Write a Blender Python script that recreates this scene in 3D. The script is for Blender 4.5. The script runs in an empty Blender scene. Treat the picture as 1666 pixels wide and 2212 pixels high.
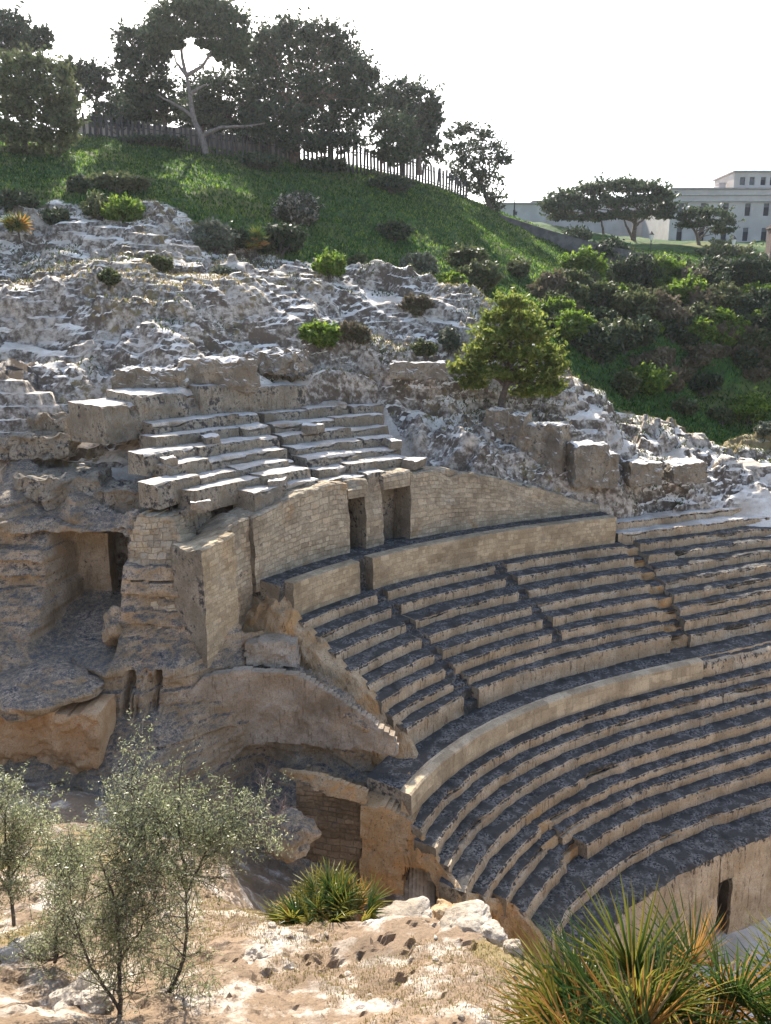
import bpy, math, random
import numpy as np
R = math.radians
# ------------------------------------------------------------------ scene, camera, light
sc = bpy.context.scene
COL = sc.collection
TH = R(12.92); FPX = 1770.6
CX, CY = 25.53, 9.04                       # centre of the arena, camera at the origin
cam = bpy.data.cameras.new("camera"); co = bpy.data.objects.new("camera", cam); COL.objects.link(co)
cam.sensor_fit = 'VERTICAL'; cam.sensor_height = 24.0; cam.lens = 24.0 * FPX / 2212.0
cam.clip_start = 0.05; cam.clip_end = 5000
co.location = (0, 0, 0); co.rotation_euler = (R(90) - TH, 0, 0); sc.camera = co
SUN_EL, SUN_AZ = R(37.5), R(-10)             # azimuth measured from +Y towards +X
w = bpy.data.worlds.new("World"); sc.world = w; w.use_nodes = True
nt = w.node_tree; bg = nt.nodes["Background"]
sky = nt.nodes.new("ShaderNodeTexSky"); sky.sky_type = 'NISHITA'; sky.sun_disc = False
sky.sun_elevation = SUN_EL; sky.sun_rotation = SUN_AZ; sky.dust_density = 2.0; sky.air_density = 1.0
nt.links.new(sky.outputs[0], bg.inputs[0]); bg.inputs[1].default_value = 0.15
sl = bpy.data.lights.new("sun", 'SUN'); so = bpy.data.objects.new("sun", sl); COL.objects.link(so)
sl.energy = 5.0; sl.angle = R(0.5); sl.color = (1.0, 0.93, 0.82)
so.rotation_euler = (R(90) - SUN_EL, 0, math.pi - SUN_AZ + math.pi * 0)
so.location = (-20, 60, 80)
sc.view_settings.view_transform = 'Standard'; sc.view_settings.look = 'None'
sc.view_settings.exposure = 1.2; sc.view_settings.gamma = 1.0
rng = np.random.default_rng(7); random.seed(7)

# ------------------------------------------------------------------ helpers: placement
def ray(u, v):
    x = (u - 833) / FPX; y = -(v - 1106) / FPX
    return np.array([x, math.cos(TH) + y * math.sin(TH), -math.sin(TH) + y * math.cos(TH)])
def at(u, v, Y):
    d = ray(u, v); return d * (Y / d[1])
def kcorr(phi):
    a = np.clip((np.asarray(phi, float) - 125) / 20, -1.45, 1.5)
    return .6246 * a + .1478 * a * a - .7294 * a ** 3
def pol(r, phi, z=0.0):
    rr = r + kcorr(phi); p = np.radians(phi)
    return np.stack(np.broadcast_arrays(CX + rr * np.cos(p), CY + rr * np.sin(p), z), -1)
# ------------------------------------------------------------------ helpers: noise
def _h(i, j, k, s):
    n = (i.astype(np.int64) * 73856093) ^ (j.astype(np.int64) * 19349663) ^ (k.astype(np.int64) * 83492791) ^ (s * 2654435)
    n = (n ^ (n >> 13)) * 1274126177 & 0x7fffffff
    n = (n ^ (n >> 16)) * 668265263 & 0x7fffffff
    return (n & 0xffff) / 65535.0
def vnoise(p, s=0):
    f = np.floor(p); t = p - f; i = f.astype(np.int64); t = t * t * (3 - 2 * t)
    x, y, z = t[..., 0], t[..., 1], t[..., 2]; a, b, c = i[..., 0], i[..., 1], i[..., 2]
    L = lambda q, r, u: q + (r - q) * u
    return L(L(L(_h(a, b, c, s), _h(a + 1, b, c, s), x), L(_h(a, b + 1, c, s), _h(a + 1, b + 1, c, s), x), y),
             L(L(_h(a, b, c + 1, s), _h(a + 1, b, c + 1, s), x), L(_h(a, b + 1, c + 1, s), _h(a + 1, b + 1, c + 1, s), x), y), z) * 2 - 1
def fbm(p, sc_=(1, 1, 1), o=4, s=0, g=.5):
    p = np.asarray(p, float) * np.asarray(sc_, float); a = 1.0; r = 0; n = 0
    for k in range(o):
        r = r + a * vnoise(p, s + k * 17); n += a; a *= g; p = p * 2.03 + 5.3
    return r / n
def sstep(a, b, x):
    t = np.clip((np.asarray(x, float) - a) / (b - a), 0, 1); return t * t * (3 - 2 * t)
def rbf(P, V, Q, smooth=0.0):
    P = np.asarray(P, float); V = np.asarray(V, float); n = len(P)
    D = np.linalg.norm(P[:, None] - P[None], axis=2)
    A = np.zeros((n + 3, n + 3)); A[:n, :n] = D - np.eye(n) * smooth; A[:n, n] = 1; A[:n, n + 1:] = P; A[n:, :n] = A[:n, n:].T
    c = np.linalg.solve(A + np.eye(n + 3) * 1e-9, np.r_[V, 0, 0, 0]); out = np.empty(len(Q))
    for i in range(0, len(Q), 20000):
        q = Q[i:i + 20000]; d = np.linalg.norm(q[:, None] - P[None], axis=2)
        out[i:i + 20000] = d @ c[:n] + c[n] + q @ c[n + 1:]
    return out
# ------------------------------------------------------------------ helpers: objects
def tag(o, label=None, cat=None, group=None, kind=None):
    if label: o['label'] = label
    if cat: o['category'] = cat
    if group: o['group'] = group
    if kind: o['kind'] = kind
    return o
def empty(name, loc, label, cat, group=None):
    o = bpy.data.objects.new(name, None); COL.objects.link(o); o.location = tuple(float(v) for v in loc); o.empty_display_size = .3
    return tag(o, label, cat, group)
def mesh(name, V, F, mats, parent=None, mi=None, smooth=False, uv=None, attr=None):
    """V (n,3) array in world coordinates, F (m,4) or (m,3) array or list of lists"""
    V = np.asarray(V, np.float32); me = bpy.data.meshes.new(name)
    if parent is not None: V = V - np.array(parent.location, np.float32)
    if isinstance(F, np.ndarray):
        m, k = F.shape; me.vertices.add(len(V)); me.vertices.foreach_set("co", V.ravel())
        me.loops.add(m * k); me.loops.foreach_set("vertex_index", F.astype(np.int32).ravel())
        me.polygons.add(m); me.polygons.foreach_set("loop_start", np.arange(0, m * k, k, dtype=np.int32))
        me.update(calc_edges=True)
    else:
        me.from_pydata(V.tolist(), [], F)
    for mt in (mats if isinstance(mats, (list, tuple)) else [mats]): me.materials.append(mt)
    if mi is not None: me.polygons.foreach_set("material_index", np.asarray(mi, np.int32))
    me.polygons.foreach_set("use_smooth", np.full(len(me.polygons), smooth))
    if uv is not None:
        l = me.uv_layers.new(name="UVMap"); vi = np.empty(len(me.loops), np.int32); me.loops.foreach_get("vertex_index", vi)
        l.data.foreach_set("uv", np.asarray(uv, np.float32)[vi].ravel())
    if attr is not None:
        for an, av in attr.items():
            a = me.attributes.new(an, 'FLOAT', 'POINT'); a.data.foreach_set("value", np.asarray(av, np.float32))
    me.validate(); me.update()
    o = bpy.data.objects.new(name, me); COL.objects.link(o)
    if parent is not None: o.parent = parent
    return o
def gridF(nu, nv):
    i = np.arange(nu - 1)[:, None] * nv + np.arange(nv - 1)[None]
    return np.stack([i, i + nv, i + nv + 1, i + 1], -1).reshape(-1, 4)
def tubes(paths, sides=6):
    Vs, Fs, n = [], [], 0
    for pts, rad in paths:
        pts = np.asarray(pts, float); rad = np.broadcast_to(np.asarray(rad, float), len(pts)); m = len(pts)
        t = np.gradient(pts, axis=0); t /= np.linalg.norm(t, axis=1)[:, None] + 1e-9
        up = np.where(np.abs(t[:, 2:3]) > .9, np.array([[1., 0, 0]]), np.array([[0, 0, 1.]]))
        a = np.cross(t, up); a /= np.linalg.norm(a, axis=1)[:, None] + 1e-9; b = np.cross(t, a)
        th = np.arange(sides) * 2 * math.pi / sides
        ring = pts[:, None] + rad[:, None, None] * (a[:, None] * np.cos(th)[None, :, None] + b[:, None] * np.sin(th)[None, :, None])
        Vs.append(ring.reshape(-1, 3))
        i = np.arange(m - 1)[:, None] * sides; j = np.arange(sides)[None]; j2 = (j + 1) % sides
        Fs.append(np.stack([i + j, i + j2, i + sides + j2, i + sides + j], -1).reshape(-1, 4) + n)
        Fs.append(np.array([[n + (m - 1) * sides + q for q in (0, sides // 3, 2 * sides // 3, sides - 1)]])); n += m * sides
    return np.concatenate(Vs), np.concatenate(Fs)
def curve_pts(pts, n=10, wob=0.0):
    pts = np.asarray(pts, float); s = np.r_[0, np.cumsum(np.linalg.norm(np.diff(pts, axis=0), axis=1))]
    q = np.linspace(0, s[-1], n); o = np.stack([np.interp(q, s, pts[:, k]) for k in range(3)], 1)
    for _ in range(2): o[1:-1] = (o[:-2] + 2 * o[1:-1] + o[2:]) / 4
    if wob: o[1:-1] += rng.normal(0, wob, (n - 2, 3))
    return o

# ------------------------------------------------------------------ materials
class NT:
    def __init__(s, name):
        s.m = bpy.data.materials.new(name); s.m.use_nodes = True; s.t = s.m.node_tree; s.t.nodes.clear()
        s.out = s.n('ShaderNodeOutputMaterial')
    def n(s, ty, **kw):
        x = s.t.nodes.new(ty)
        for k, v in kw.items(): setattr(x, k, v)
        return x
    def l(s, a, b): s.t.links.new(a, b)
    def pos(s): return s.n('ShaderNodeNewGeometry').outputs['Position']
    def scale(s, vec, xyz):
        m = s.n('ShaderNodeMapping'); m.inputs['Scale'].default_value = xyz; s.l(vec, m.inputs[0]); return m.outputs[0]
    def noise(s, vec, scale, detail=6, rough=.6, dist=0.0):
        x = s.n('ShaderNodeTexNoise'); x.inputs['Scale'].default_value = scale; x.inputs['Detail'].default_value = detail
        x.inputs['Roughness'].default_value = rough; x.inputs['Distortion'].default_value = dist; s.l(vec, x.inputs['Vector']); return x.outputs[0]
    def ramp(s, v, a, b, lo=0.0, hi=1.0):
        x = s.n('ShaderNodeMapRange'); x.interpolation_type = 'SMOOTHSTEP'
        for i, q in zip((1, 2, 3, 4), (a, b, lo, hi)): x.inputs[i].default_value = q
        s.l(v, x.inputs[0]); return x.outputs[0]
    def mix(s, f, a, b):
        x = s.n('ShaderNodeMix', data_type='RGBA')
        for sock, q in ((x.inputs[0], f), (x.inputs[6], a), (x.inputs[7], b)):
            if isinstance(q, (tuple, list)): sock.default_value = tuple(q) + (1.0,)
            elif isinstance(q, (int, float)): sock.default_value = q
            else: s.l(q, sock)
        return x.outputs[2]
    def math(s, op, a, b=0.0):
        x = s.n('ShaderNodeMath', operation=op)
        for sock, q in ((x.inputs[0], a), (x.inputs[1], b)):
            if isinstance(q, (int, float)): sock.default_value = q
            else: s.l(q, sock)
        return x.outputs[0]
    def attr(s, name): return s.n('ShaderNodeAttribute', attribute_name=name).outputs['Fac']
    def normz(s):
        x = s.n('ShaderNodeSeparateXYZ'); s.l(s.n('ShaderNodeNewGeometry').outputs['True Normal'], x.inputs[0]); return x.outputs[2]
    def bump(s, h, strength, dist, prev=None):
        b = s.n('ShaderNodeBump'); b.inputs['Strength'].default_value = strength; b.inputs['Distance'].default_value = dist
        s.l(h, b.inputs['Height'])
        if prev is not None: s.l(prev, b.inputs['Normal'])
        return b.outputs[0]
    def bsdf(s, col, rough=.9, normal=None, spec=.2):
        p = s.n('ShaderNodeBsdfPrincipled'); p.inputs['Roughness'].default_value = rough; p.inputs['Specular IOR Level'].default_value = spec
        if isinstance(col, tuple): p.inputs['Base Color'].default_value = col + (1,)
        else: s.l(col, p.inputs['Base Color'])
        if normal is not None: s.l(normal, p.inputs['Normal'])
        return p.outputs[0]
    def done(s, sh): s.l(sh, s.out.inputs[0]); return s.m

def rock(name, mid, pale, dark=(.045, .043, .045), dark_lo=.56, dark_hi=.62, top=None, top_cov=.5, orange=None, streak=0.0, streak_col=(.12, .08, .05),
         sc_=1.0, bump=.7, brick=None, pits=.5, hole_col=(.03, .025, .02), grass=False, tops_dark=None, steep=None, fringe=0.0, stain=.55, speck=.6, cvar=.55, pl=(.38, .64)):
    N = NT(name); p = N.pos()
    a = N.noise(p, .55 * sc_, 8, .62); b = N.noise(p, 3.1 * sc_, 7, .65); c = N.noise(p, 11 * sc_, 5, .65)
    col = N.mix(N.ramp(a, *pl), mid, pale)
    col = N.mix(N.ramp(c, .3, .75, 0, cvar), col, tuple(q * .55 for q in mid))
    if orange is not None:
        oc, lo = orange; col = N.mix(N.ramp(N.noise(p, .42 * sc_, 5, .55, .4), lo, lo + .12, 0, .85), col, oc)
    height = N.math('ADD', N.math('MULTIPLY', b, .6), N.math('MULTIPLY', c, .4))
    if brick is not None:
        bw, bh, strength, rnd = brick
        uv = N.n('ShaderNodeUVMap').outputs[0]
        dn = N.n('ShaderNodeTexNoise'); dn.inputs['Scale'].default_value = 2.3; dn.inputs['Detail'].default_value = 4; N.l(uv, dn.inputs['Vector'])
        mm = N.n('ShaderNodeMix', data_type='VECTOR'); mm.inputs[0].default_value = rnd * .2; N.l(uv, mm.inputs[4]); N.l(dn.outputs['Color'], mm.inputs[5])
        mp = N.n('ShaderNodeMapping'); mp.inputs['Scale'].default_value = (1 / bw, 1 / bh, 1); N.l(mm.outputs[1], mp.inputs[0])
        def bricks(w_, h_, off):
            bt = N.n('ShaderNodeTexBrick'); N.l(mm.outputs[1], bt.inputs['Vector']); bt.inputs['Color1'].default_value = (0, 0, 0, 1); bt.inputs['Color2'].default_value = (1, 1, 1, 1); bt.inputs['Mortar'].default_value = (.5, .5, .5, 1)
            bt.inputs['Scale'].default_value = 1; bt.inputs['Brick Width'].default_value = w_; bt.inputs['Row Height'].default_value = h_; bt.inputs['Mortar Size'].default_value = .014; bt.inputs['Mortar Smooth'].default_value = 1.0
            bt.offset = off; bt.squash = .62; bt.squash_frequency = 3; return bt
        b1 = bricks(bw, bh, .43); b2 = bricks(bw * 1.55, bh * 1.37, .36); pick = N.ramp(N.noise(uv, .55, 3), .46, .54)
        jm = N.n('ShaderNodeMix', data_type='FLOAT'); N.l(pick, jm.inputs[0]); N.l(b1.outputs['Fac'], jm.inputs[2]); N.l(b2.outputs['Fac'], jm.inputs[3]); joint = jm.outputs[0]
        shade = N.n('ShaderNodeSeparateColor'); N.l(N.mix(pick, b1.outputs[0], b2.outputs[0]), shade.inputs[0])
        gap = N.ramp(N.noise(p, 1.1, 4), .30, .55, .25, 1)
        col = N.mix(N.ramp(shade.outputs[0], 0.3, 1, 0, .40), col, tuple(min(1, q * 1.3) for q in pale)); col = N.mix(N.ramp(shade.outputs[1], .45, 0, 0, .35), col, tuple(q * .55 for q in mid))
        col = N.mix(N.math('MULTIPLY', N.math('MULTIPLY', joint, gap), strength), col, (.10, .075, .05))
        height = N.math('SUBTRACT', height, N.math('MULTIPLY', joint, .9))
    if streak:
        s1 = N.noise(N.scale(p, (5.5 * sc_, 5.5 * sc_, .7 * sc_)), 1.0, 6, .65); col = N.mix(N.ramp(s1, .54, .66, 0, streak), col, streak_col)
    nz = N.normz()
    if tops_dark is not None:
        tcol, cov = tops_dark
        tm = N.math('MULTIPLY', N.ramp(nz, .35, .8), N.ramp(N.math('ADD', N.math('MULTIPLY', b, .6), N.math('MULTIPLY', c, .4)), 1 - cov - .12, 1 - cov + .1))
        col = N.mix(tm, col, tcol)
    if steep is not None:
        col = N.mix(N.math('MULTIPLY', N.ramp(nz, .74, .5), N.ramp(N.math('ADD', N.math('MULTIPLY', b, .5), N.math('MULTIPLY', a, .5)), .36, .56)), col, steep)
    col = N.mix(N.ramp(N.noise(p, .33 * sc_, 5, .6), .52, .68, 0, stain), col, tuple(q * .42 for q in mid))
    col = N.mix(N.ramp(N.noise(p, 19 * sc_, 3, .75), .57, .66, 0, speck), col, tuple(q * .22 for q in mid))
    if fringe:
        ed = N.attr('edge'); col = N.mix(N.ramp(N.math('ADD', N.math('MULTIPLY', ed, fringe), N.math('MULTIPLY', N.math('SUBTRACT', N.noise(N.scale(p, (1, 1, .5)), 4.5, 6, .7), .5), 2.6)), .52, .74, 0, .93), col, dark)
    spots = N.ramp(N.math('ADD', N.math('MULTIPLY', b, .55), N.math('MULTIPLY', a, .45)), dark_lo, dark_hi, 0, .92)
    col = N.mix(spots, col, dark)
    if pits:
        col = N.mix(N.ramp(N.noise(p, 6.5 * sc_, 4, .7), .60, .66, 0, pits), col, hole_col)
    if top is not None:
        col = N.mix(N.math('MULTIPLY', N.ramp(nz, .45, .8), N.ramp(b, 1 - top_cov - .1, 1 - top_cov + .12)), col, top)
    if grass:
        g = N.attr('grass'); gn = N.noise(p, 1.3, 6, .7); g2 = N.noise(p, .12, 4, .5)
        gc = N.mix(N.ramp(gn, .35, .68), (.018, .046, .013), (.06, .125, .022)); gc = N.mix(N.ramp(g2, .52, .62, 0, .6), gc, (.16, .15, .05))
        gm = N.ramp(N.math('ADD', g, N.math('MULTIPLY', N.math('SUBTRACT', gn, .5), .9)), .42, .58)
        col = N.mix(gm, col, gc)
        dg = N.attr('dry'); col = N.mix(N.ramp(N.math('ADD', dg, N.math('MULTIPLY', N.math('SUBTRACT', N.noise(p, 1.9, 6, .7), .5), 1.6)), .45, .62, 0, .85), col, (.20, .15, .065))
    nrm = N.bump(height, bump, .09 / sc_)
    return N.done(N.bsdf(col, .93, nrm, .12))

def leafmat(name, c1, c2, c3=None, trans=.35, rough=.55, spec=.3, bump=False):
    N = NT(name); g = N.n('ShaderNodeNewGeometry'); r = g.outputs['Random Per Island']
    n = N.noise(g.outputs['Position'], .9, 3)
    col = N.mix(r, c1, c2)
    if c3 is not None: col = N.mix(N.ramp(N.math('ADD', N.math('MULTIPLY', n, .6), N.math('MULTIPLY', r, .4)), .52, .66), col, c3)
    d = N.bsdf(col, rough, None, spec); t = N.n('ShaderNodeBsdfTranslucent'); N.l(col, t.inputs[0])
    m = N.n('ShaderNodeMixShader'); m.inputs[0].default_value = trans; N.l(d, m.inputs[1]); N.l(t.outputs[0], m.inputs[2])
    return N.done(m.outputs[0])
def plain(name, c1, c2, scale=3.0, rough=.8, bump=.3, spec=.3, metal=0.0):
    N = NT(name); p = N.pos(); n = N.noise(p, scale, 6, .65); col = N.mix(N.ramp(n, .35, .65), c1, c2)
    return N.done(N.bsdf(col, rough, N.bump(n, bump, .03), spec))

TAN = (.42, .31, .19); PALE = (.56, .45, .31); LICH = (.050, .052, .060)
M = {}
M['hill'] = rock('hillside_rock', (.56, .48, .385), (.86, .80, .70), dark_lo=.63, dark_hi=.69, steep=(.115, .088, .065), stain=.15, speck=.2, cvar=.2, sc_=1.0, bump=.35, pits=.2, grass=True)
M['fore'] = rock('foreground_rock', (.25, .18, .12), (.62, .55, .47), dark=(.12, .08, .05), dark_lo=.57, dark_hi=.66, sc_=2.2, bump=.8, pits=.45, hole_col=(.07, .045, .03), grass=True, pl=(.48, .66))
M['cliff'] = rock('cliff_rock', (.33, .25, .16), (.52, .41, .29), dark_lo=.57, dark_hi=.65, orange=((.40, .25, .13), .60), streak=.5, sc_=1.9, bump=.9, tops_dark=((.10, .10, .10), .5))
M['riser'] = rock('seat_riser_rock', (.43, .325, .21), (.60, .48, .34), fringe=.66, dark_lo=.60, dark_hi=.68, streak=.75, sc_=1.6, bump=.8, pits=.6)
M['tread'] = rock('seat_tread_rock', (.075, .070, .064), (.27, .25, .225), dark=(.028, .028, .03), dark_lo=.51, dark_hi=.57, sc_=3.2, pl=(.44, .60), bump=.8, pits=.6)
M['tread_up'] = rock('upper_tread_rock', (.55, .49, .42), (.80, .75, .67), dark_lo=.60, dark_hi=.68, sc_=1.6, bump=.6, pits=.4)
M['riser_up'] = rock('upper_riser_rock', fringe=.5, mid=(.25, .21, .155), pale=(.42, .365, .28), dark_lo=.52, dark_hi=.60, streak=.55, sc_=1.5, bump=.8, pits=.6)
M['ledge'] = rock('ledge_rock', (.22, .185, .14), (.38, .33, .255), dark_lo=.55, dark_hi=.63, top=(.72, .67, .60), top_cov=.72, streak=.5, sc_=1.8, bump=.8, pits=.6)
M['mason'] = rock('coursed_masonry', (.42, .32, .20), (.56, .45, .30), dark_lo=.64, dark_hi=.72, sc_=1.2, bump=.5, brick=(.30, .17, .5, .45), pits=.25)
M['rubble'] = rock('rubble_masonry', (.36, .29, .20), (.54, .45, .32), dark_lo=.585, dark_hi=.67, orange=((.45, .27, .12), .58), sc_=1.2, bump=.7, brick=(.29, .19, .5, .75), pits=.4)
M['slab'] = rock('coping_slab_rock', (.44, .34, .22), (.58, .47, .32), dark_lo=.64, dark_hi=.72, sc_=1.4, bump=.5, brick=(.85, .40, .3, .3), streak=.35, pits=.35)
M['brown'] = rock('brown_masonry', (.20, .14, .085), (.30, .22, .14), dark_lo=.58, dark_hi=.68, sc_=1.4, bump=.8, brick=(.27, .15, .25, .8), pits=.5)
M['orange'] = rock('orange_rough_rock', (.46, .28, .14), (.58, .41, .25), dark=(.12, .06, .03), dark_lo=.58, dark_hi=.68, sc_=2.0, bump=1.0, pits=.7, hole_col=(.10, .05, .025))
M['cut'] = rock('cut_rock', (.44, .29, .15), (.56, .43, .28), dark=(.10, .07, .045), dark_lo=.575, dark_hi=.65, orange=((.48, .27, .11), .52), streak=.3, sc_=1.8, bump=.8, pits=.75, hole_col=(.06, .035, .02))
M['plaster'] = rock('pale_cut_rock', (.34, .265, .185), (.50, .41, .31), dark_lo=.62, dark_hi=.70, streak=.55, sc_=1.6, bump=.6, pits=.3)
M['boulder'] = rock('boulder_rock', (.36, .30, .23), (.60, .53, .44), dark_lo=.56, dark_hi=.64, sc_=2.4, bump=.9)
M['tunnel_shade'] = rock('tunnel_shade_rock', (.07, .055, .042), (.12, .10, .075), sc_=2, bump=.8)  # shade inside the doorway and tunnel painted in: rock colour itself very dark
M['terra'] = rock('orange_boulder_rock', (.34, .16, .06), (.50, .27, .12), dark_lo=.6, dark_hi=.7, sc_=3, bump=.9)
M['white'] = rock('white_stone', (.62, .57, .49), (.78, .74, .67), dark_lo=.68, dark_hi=.78, sc_=3, bump=.4, pits=.2)
M['ground'] = rock('far_ground', (.16, .125, .085), (.22, .18, .125), sc_=.2)
M['bark'] = plain('pine_bark', (.09, .065, .05), (.20, .155, .12), 6, .9, .8)
M['bark_pale'] = plain('pale_bark', (.13, .11, .095), (.24, .205, .18), 5, .9, .8)
M['twig'] = plain('twig_bark', (.055, .045, .04), (.13, .105, .085), 9, .9, .5)
M['dry_twig'] = plain('dry_twig', (.28, .20, .16), (.40, .30, .25), 9, .9, .4)
M['pine'] = leafmat('pine_needles', (.04, .062, .028), (.075, .10, .045), (.10, .12, .055), .35)
M['pine_dark'] = leafmat('dark_needles', (.030, .046, .026), (.055, .075, .038), (.08, .095, .05), .3)
M['pine_lit'] = leafmat('young_needles', (.11, .155, .03), (.19, .235, .045), (.28, .29, .07), .6)
M['bush_dark'] = leafmat('dark_leaves', (.026, .045, .022), (.055, .075, .034), (.085, .10, .045), .3)
M['bush_green'] = leafmat('green_leaves', (.08, .15, .018), (.15, .24, .03), (.24, .31, .045), .6)
M['bush_olive'] = leafmat('olive_leaves', (.06, .08, .03), (.10, .12, .05), (.15, .16, .07), .4)
M['bush_grey'] = leafmat('grey_leaves', (.09, .11, .075), (.16, .18, .13), (.20, .21, .15), .3)
M['bush_dry'] = leafmat('dry_leaves', (.13, .10, .065), (.20, .16, .10), (.10, .11, .05), .3)
M['bush_flower'] = leafmat('blossom_leaves', (.05, .06, .035), (.10, .11, .07), (.52, .46, .40), .3)
M['olive'] = leafmat('wild_olive_leaves', (.17, .20, .095), (.29, .31, .165), (.42, .43, .27), .5, .38, .5)
M['palm_g'] = leafmat('palm_green', (.030, .075, .018), (.075, .12, .022), (.15, .165, .03), .42, .4, .5)
M['palm_y'] = leafmat('palm_yellow', (.17, .165, .028), (.30, .25, .04), (.14, .155, .028), .48, .45, .4)
M['palm_d'] = leafmat('palm_dead', (.36, .17, .04), (.48, .27, .08), (.30, .22, .12), .40, .6, .2)
M['grassl'] = leafmat('grass_leaves', (.022, .06, .012), (.055, .125, .018), (.17, .25, .035), .75)
M['grassd'] = leafmat('dry_grass', (.22, .165, .08), (.32, .245, .13), (.20, .20, .06), .4)
M['iron'] = plain('fence_wood', (.030, .028, .028), (.07, .062, .058), 8, .8, .3)
M['render'] = plain('pale_render', (.43, .385, .35), (.52, .475, .435), .35, .9, .1)
M['trim'] = plain('stone_trim', (.42, .39, .37), (.50, .47, .44), 2, .9, .1)
M['shutter'] = plain('dark_shutter', (.012, .014, .02), (.02, .022, .03), 3, .6, .1)
M['shut_grey'] = plain('grey_shutter', (.10, .10, .105), (.15, .145, .145), 3, .7, .1)
M['roof'] = plain('flat_roof', (.26, .24, .24), (.36, .33, .32), 1, .9, .2)
M['concrete'] = plain('dark_concrete', (.10, .095, .095), (.17, .16, .155), 1.2, .9, .4)
M['tanwall'] = plain('tan_plaster', (.34, .27, .23), (.44, .36, .31), .6, .9, .3)
M['brickpost'] = plain('brown_pier', (.17, .12, .10), (.25, .18, .15), 3, .9, .3)
N = NT('lamp_glass'); M['glass'] = N.done(N.bsdf((.75, .72, .66), .3, None, .5))

# ------------------------------------------------------------------ terrain
def rowprofile(r):
    return np.interp(r, [20, 25.3, 25.9, 27, 29.5, 31, 36.7, 38.1, 39.6, 39.75, 45, 47], [-24.2, -24.2, -20.6, -19.6, -17.2, -16.4, -12.4, -11.2, -11.2, -8.6, -4.1, -3.3])
hp = []
def H(u, v, Y): hp.append(tuple(at(u, v, Y)))
for q in [(0,560,52),(250,560,52),(480,600,51),(640,590,54),(750,600,57),(1000,640,56),(0,480,57),(200,450,60),(400,470,60),(560,540,60),
          (740,590,60),(120,400,65),(370,400,69),(560,440,72),(700,470,75),(900,470,82),(1000,530,80),(1100,600,78),(1200,650,76),
          (0,330,80),(180,290,88),(340,320,90),(460,335,91),(640,350,95),(900,390,105),(960,410,108),(1080,460,116),(1240,535,112),(1400,562,110),(1550,562,112),(1140,535,97),(1200,572,94),(1260,606,91),(1330,640,88),(1400,610,94),(1690,575,112),
          (1300,620,82),(1500,615,92),(1666,620,96),(1270,720,68),(1400,730,70),(1520,735,73),(1680,735,75),(1340,790,66),(1500,855,71),(1680,865,73),
          (1220,812,50.5),(1300,850,51.5),(1400,895,53.5),(1500,925,55),(1690,955,57),(1220,955,46.8),(1300,1015,46.3),(1500,985,49.5),(1690,1000,51.5),(1690,1090,48.2),
          (1340,1075,45.6),(1500,1085,46.8),
          (0,840,36.5),(0,900,35.6),(240,865,38.5),(540,800,42.3),(700,795,44.5),(850,830,45),(960,825,47),(0,700,44),(250,700,44),(450,720,44.5),(600,720,48),(800,700,51),(1000,690,54),
          (850,905,42.5),(950,890,45),(1060,892,47),(1000,960,43),(1100,1000,44),(1200,1030,45),(1130,905,48.5),(0,980,35),(150,990,35.5),(0,1050,34.6),(200,1040,34.8),(300,1010,36.2)]:
    H(*q)
for x, y, z in [(15,53,-8.2),(22,58,-9.5),(28,63,-9.5),(35,64,-10),(12,56,-4.5),(-60,60,11),(-60,90,19),(-40,88,18),(-90,40,5),(-60,34,-4),(-30,36,-4),(70,60,-8),(120,70,-4),(70,90,6),(120,110,10),(70,120,12),
                (-60,140,21),(0,140,20),(40,150,15),(75,150,13),(120,160,13),(0,400,22),(-200,400,24),(200,400,14),(-200,120,20),(200,120,8),(60,35,-16),(60,10,-20),(45,48,-12),(38,46,-12),(120,20,-12)]:
    hp.append((x, y, z))
for r in (23.2, 25.4, 29.5, 31, 34, 36.7, 38.1, 38.5, 41.5, 45):
    for ph in (60, 75, 88, 98, 104, 110, 117, 124, 131, 137, 142, 147):
        if (r > 38.2 and ph < 124) or (ph > 144 and 30 < r < 44): continue
        p = pol(r, ph); hp.append((p[0], p[1], float(rowprofile(r))))
for x, y, z in [(0,0,-24.3),(10,10,-24.3),(25,9,-24.3),(12,24,-24.2),(5,20,-24.2),(0,22,-24.1),(-5,24,-24.1),(-8,28,-24.1),(-16,26,-24.1),(-30,20,-24.1),(-3,29,-20),(-6,32.2,-17),(-10,33.4,-17),(-16,34,-17),(-9,35.3,-5.2),(-16,35.6,-5.2),(-6,34.4,-6.5),(-60,10,-24.2),(-30,0,-24.3),(40,0,-24.3),(60,-10,-24.3)]:
    hp.append((x, y, z))
hp = np.array(hp)
def axis(segs):
    o = []
    for a, b, st in segs: o.append(np.arange(a, b, st))
    return np.concatenate(o)
xs = axis([(-880, -200, 85), (-200, -60, 14), (-60, -26, 1.2), (-26, 34, .13), (34, 70, .8), (70, 200, 12), (200, 885, 97)])
ys = axis([(-400, -20, 60), (-20, 34, 1.2), (34, 62, .13), (62, 84, .3), (84, 125, .7), (125, 220, 8), (220, 1090, 108)])
GX, GY = np.meshgrid(xs, ys, indexing='ij'); Q = np.stack([GX.ravel(), GY.ravel()], 1)
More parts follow.
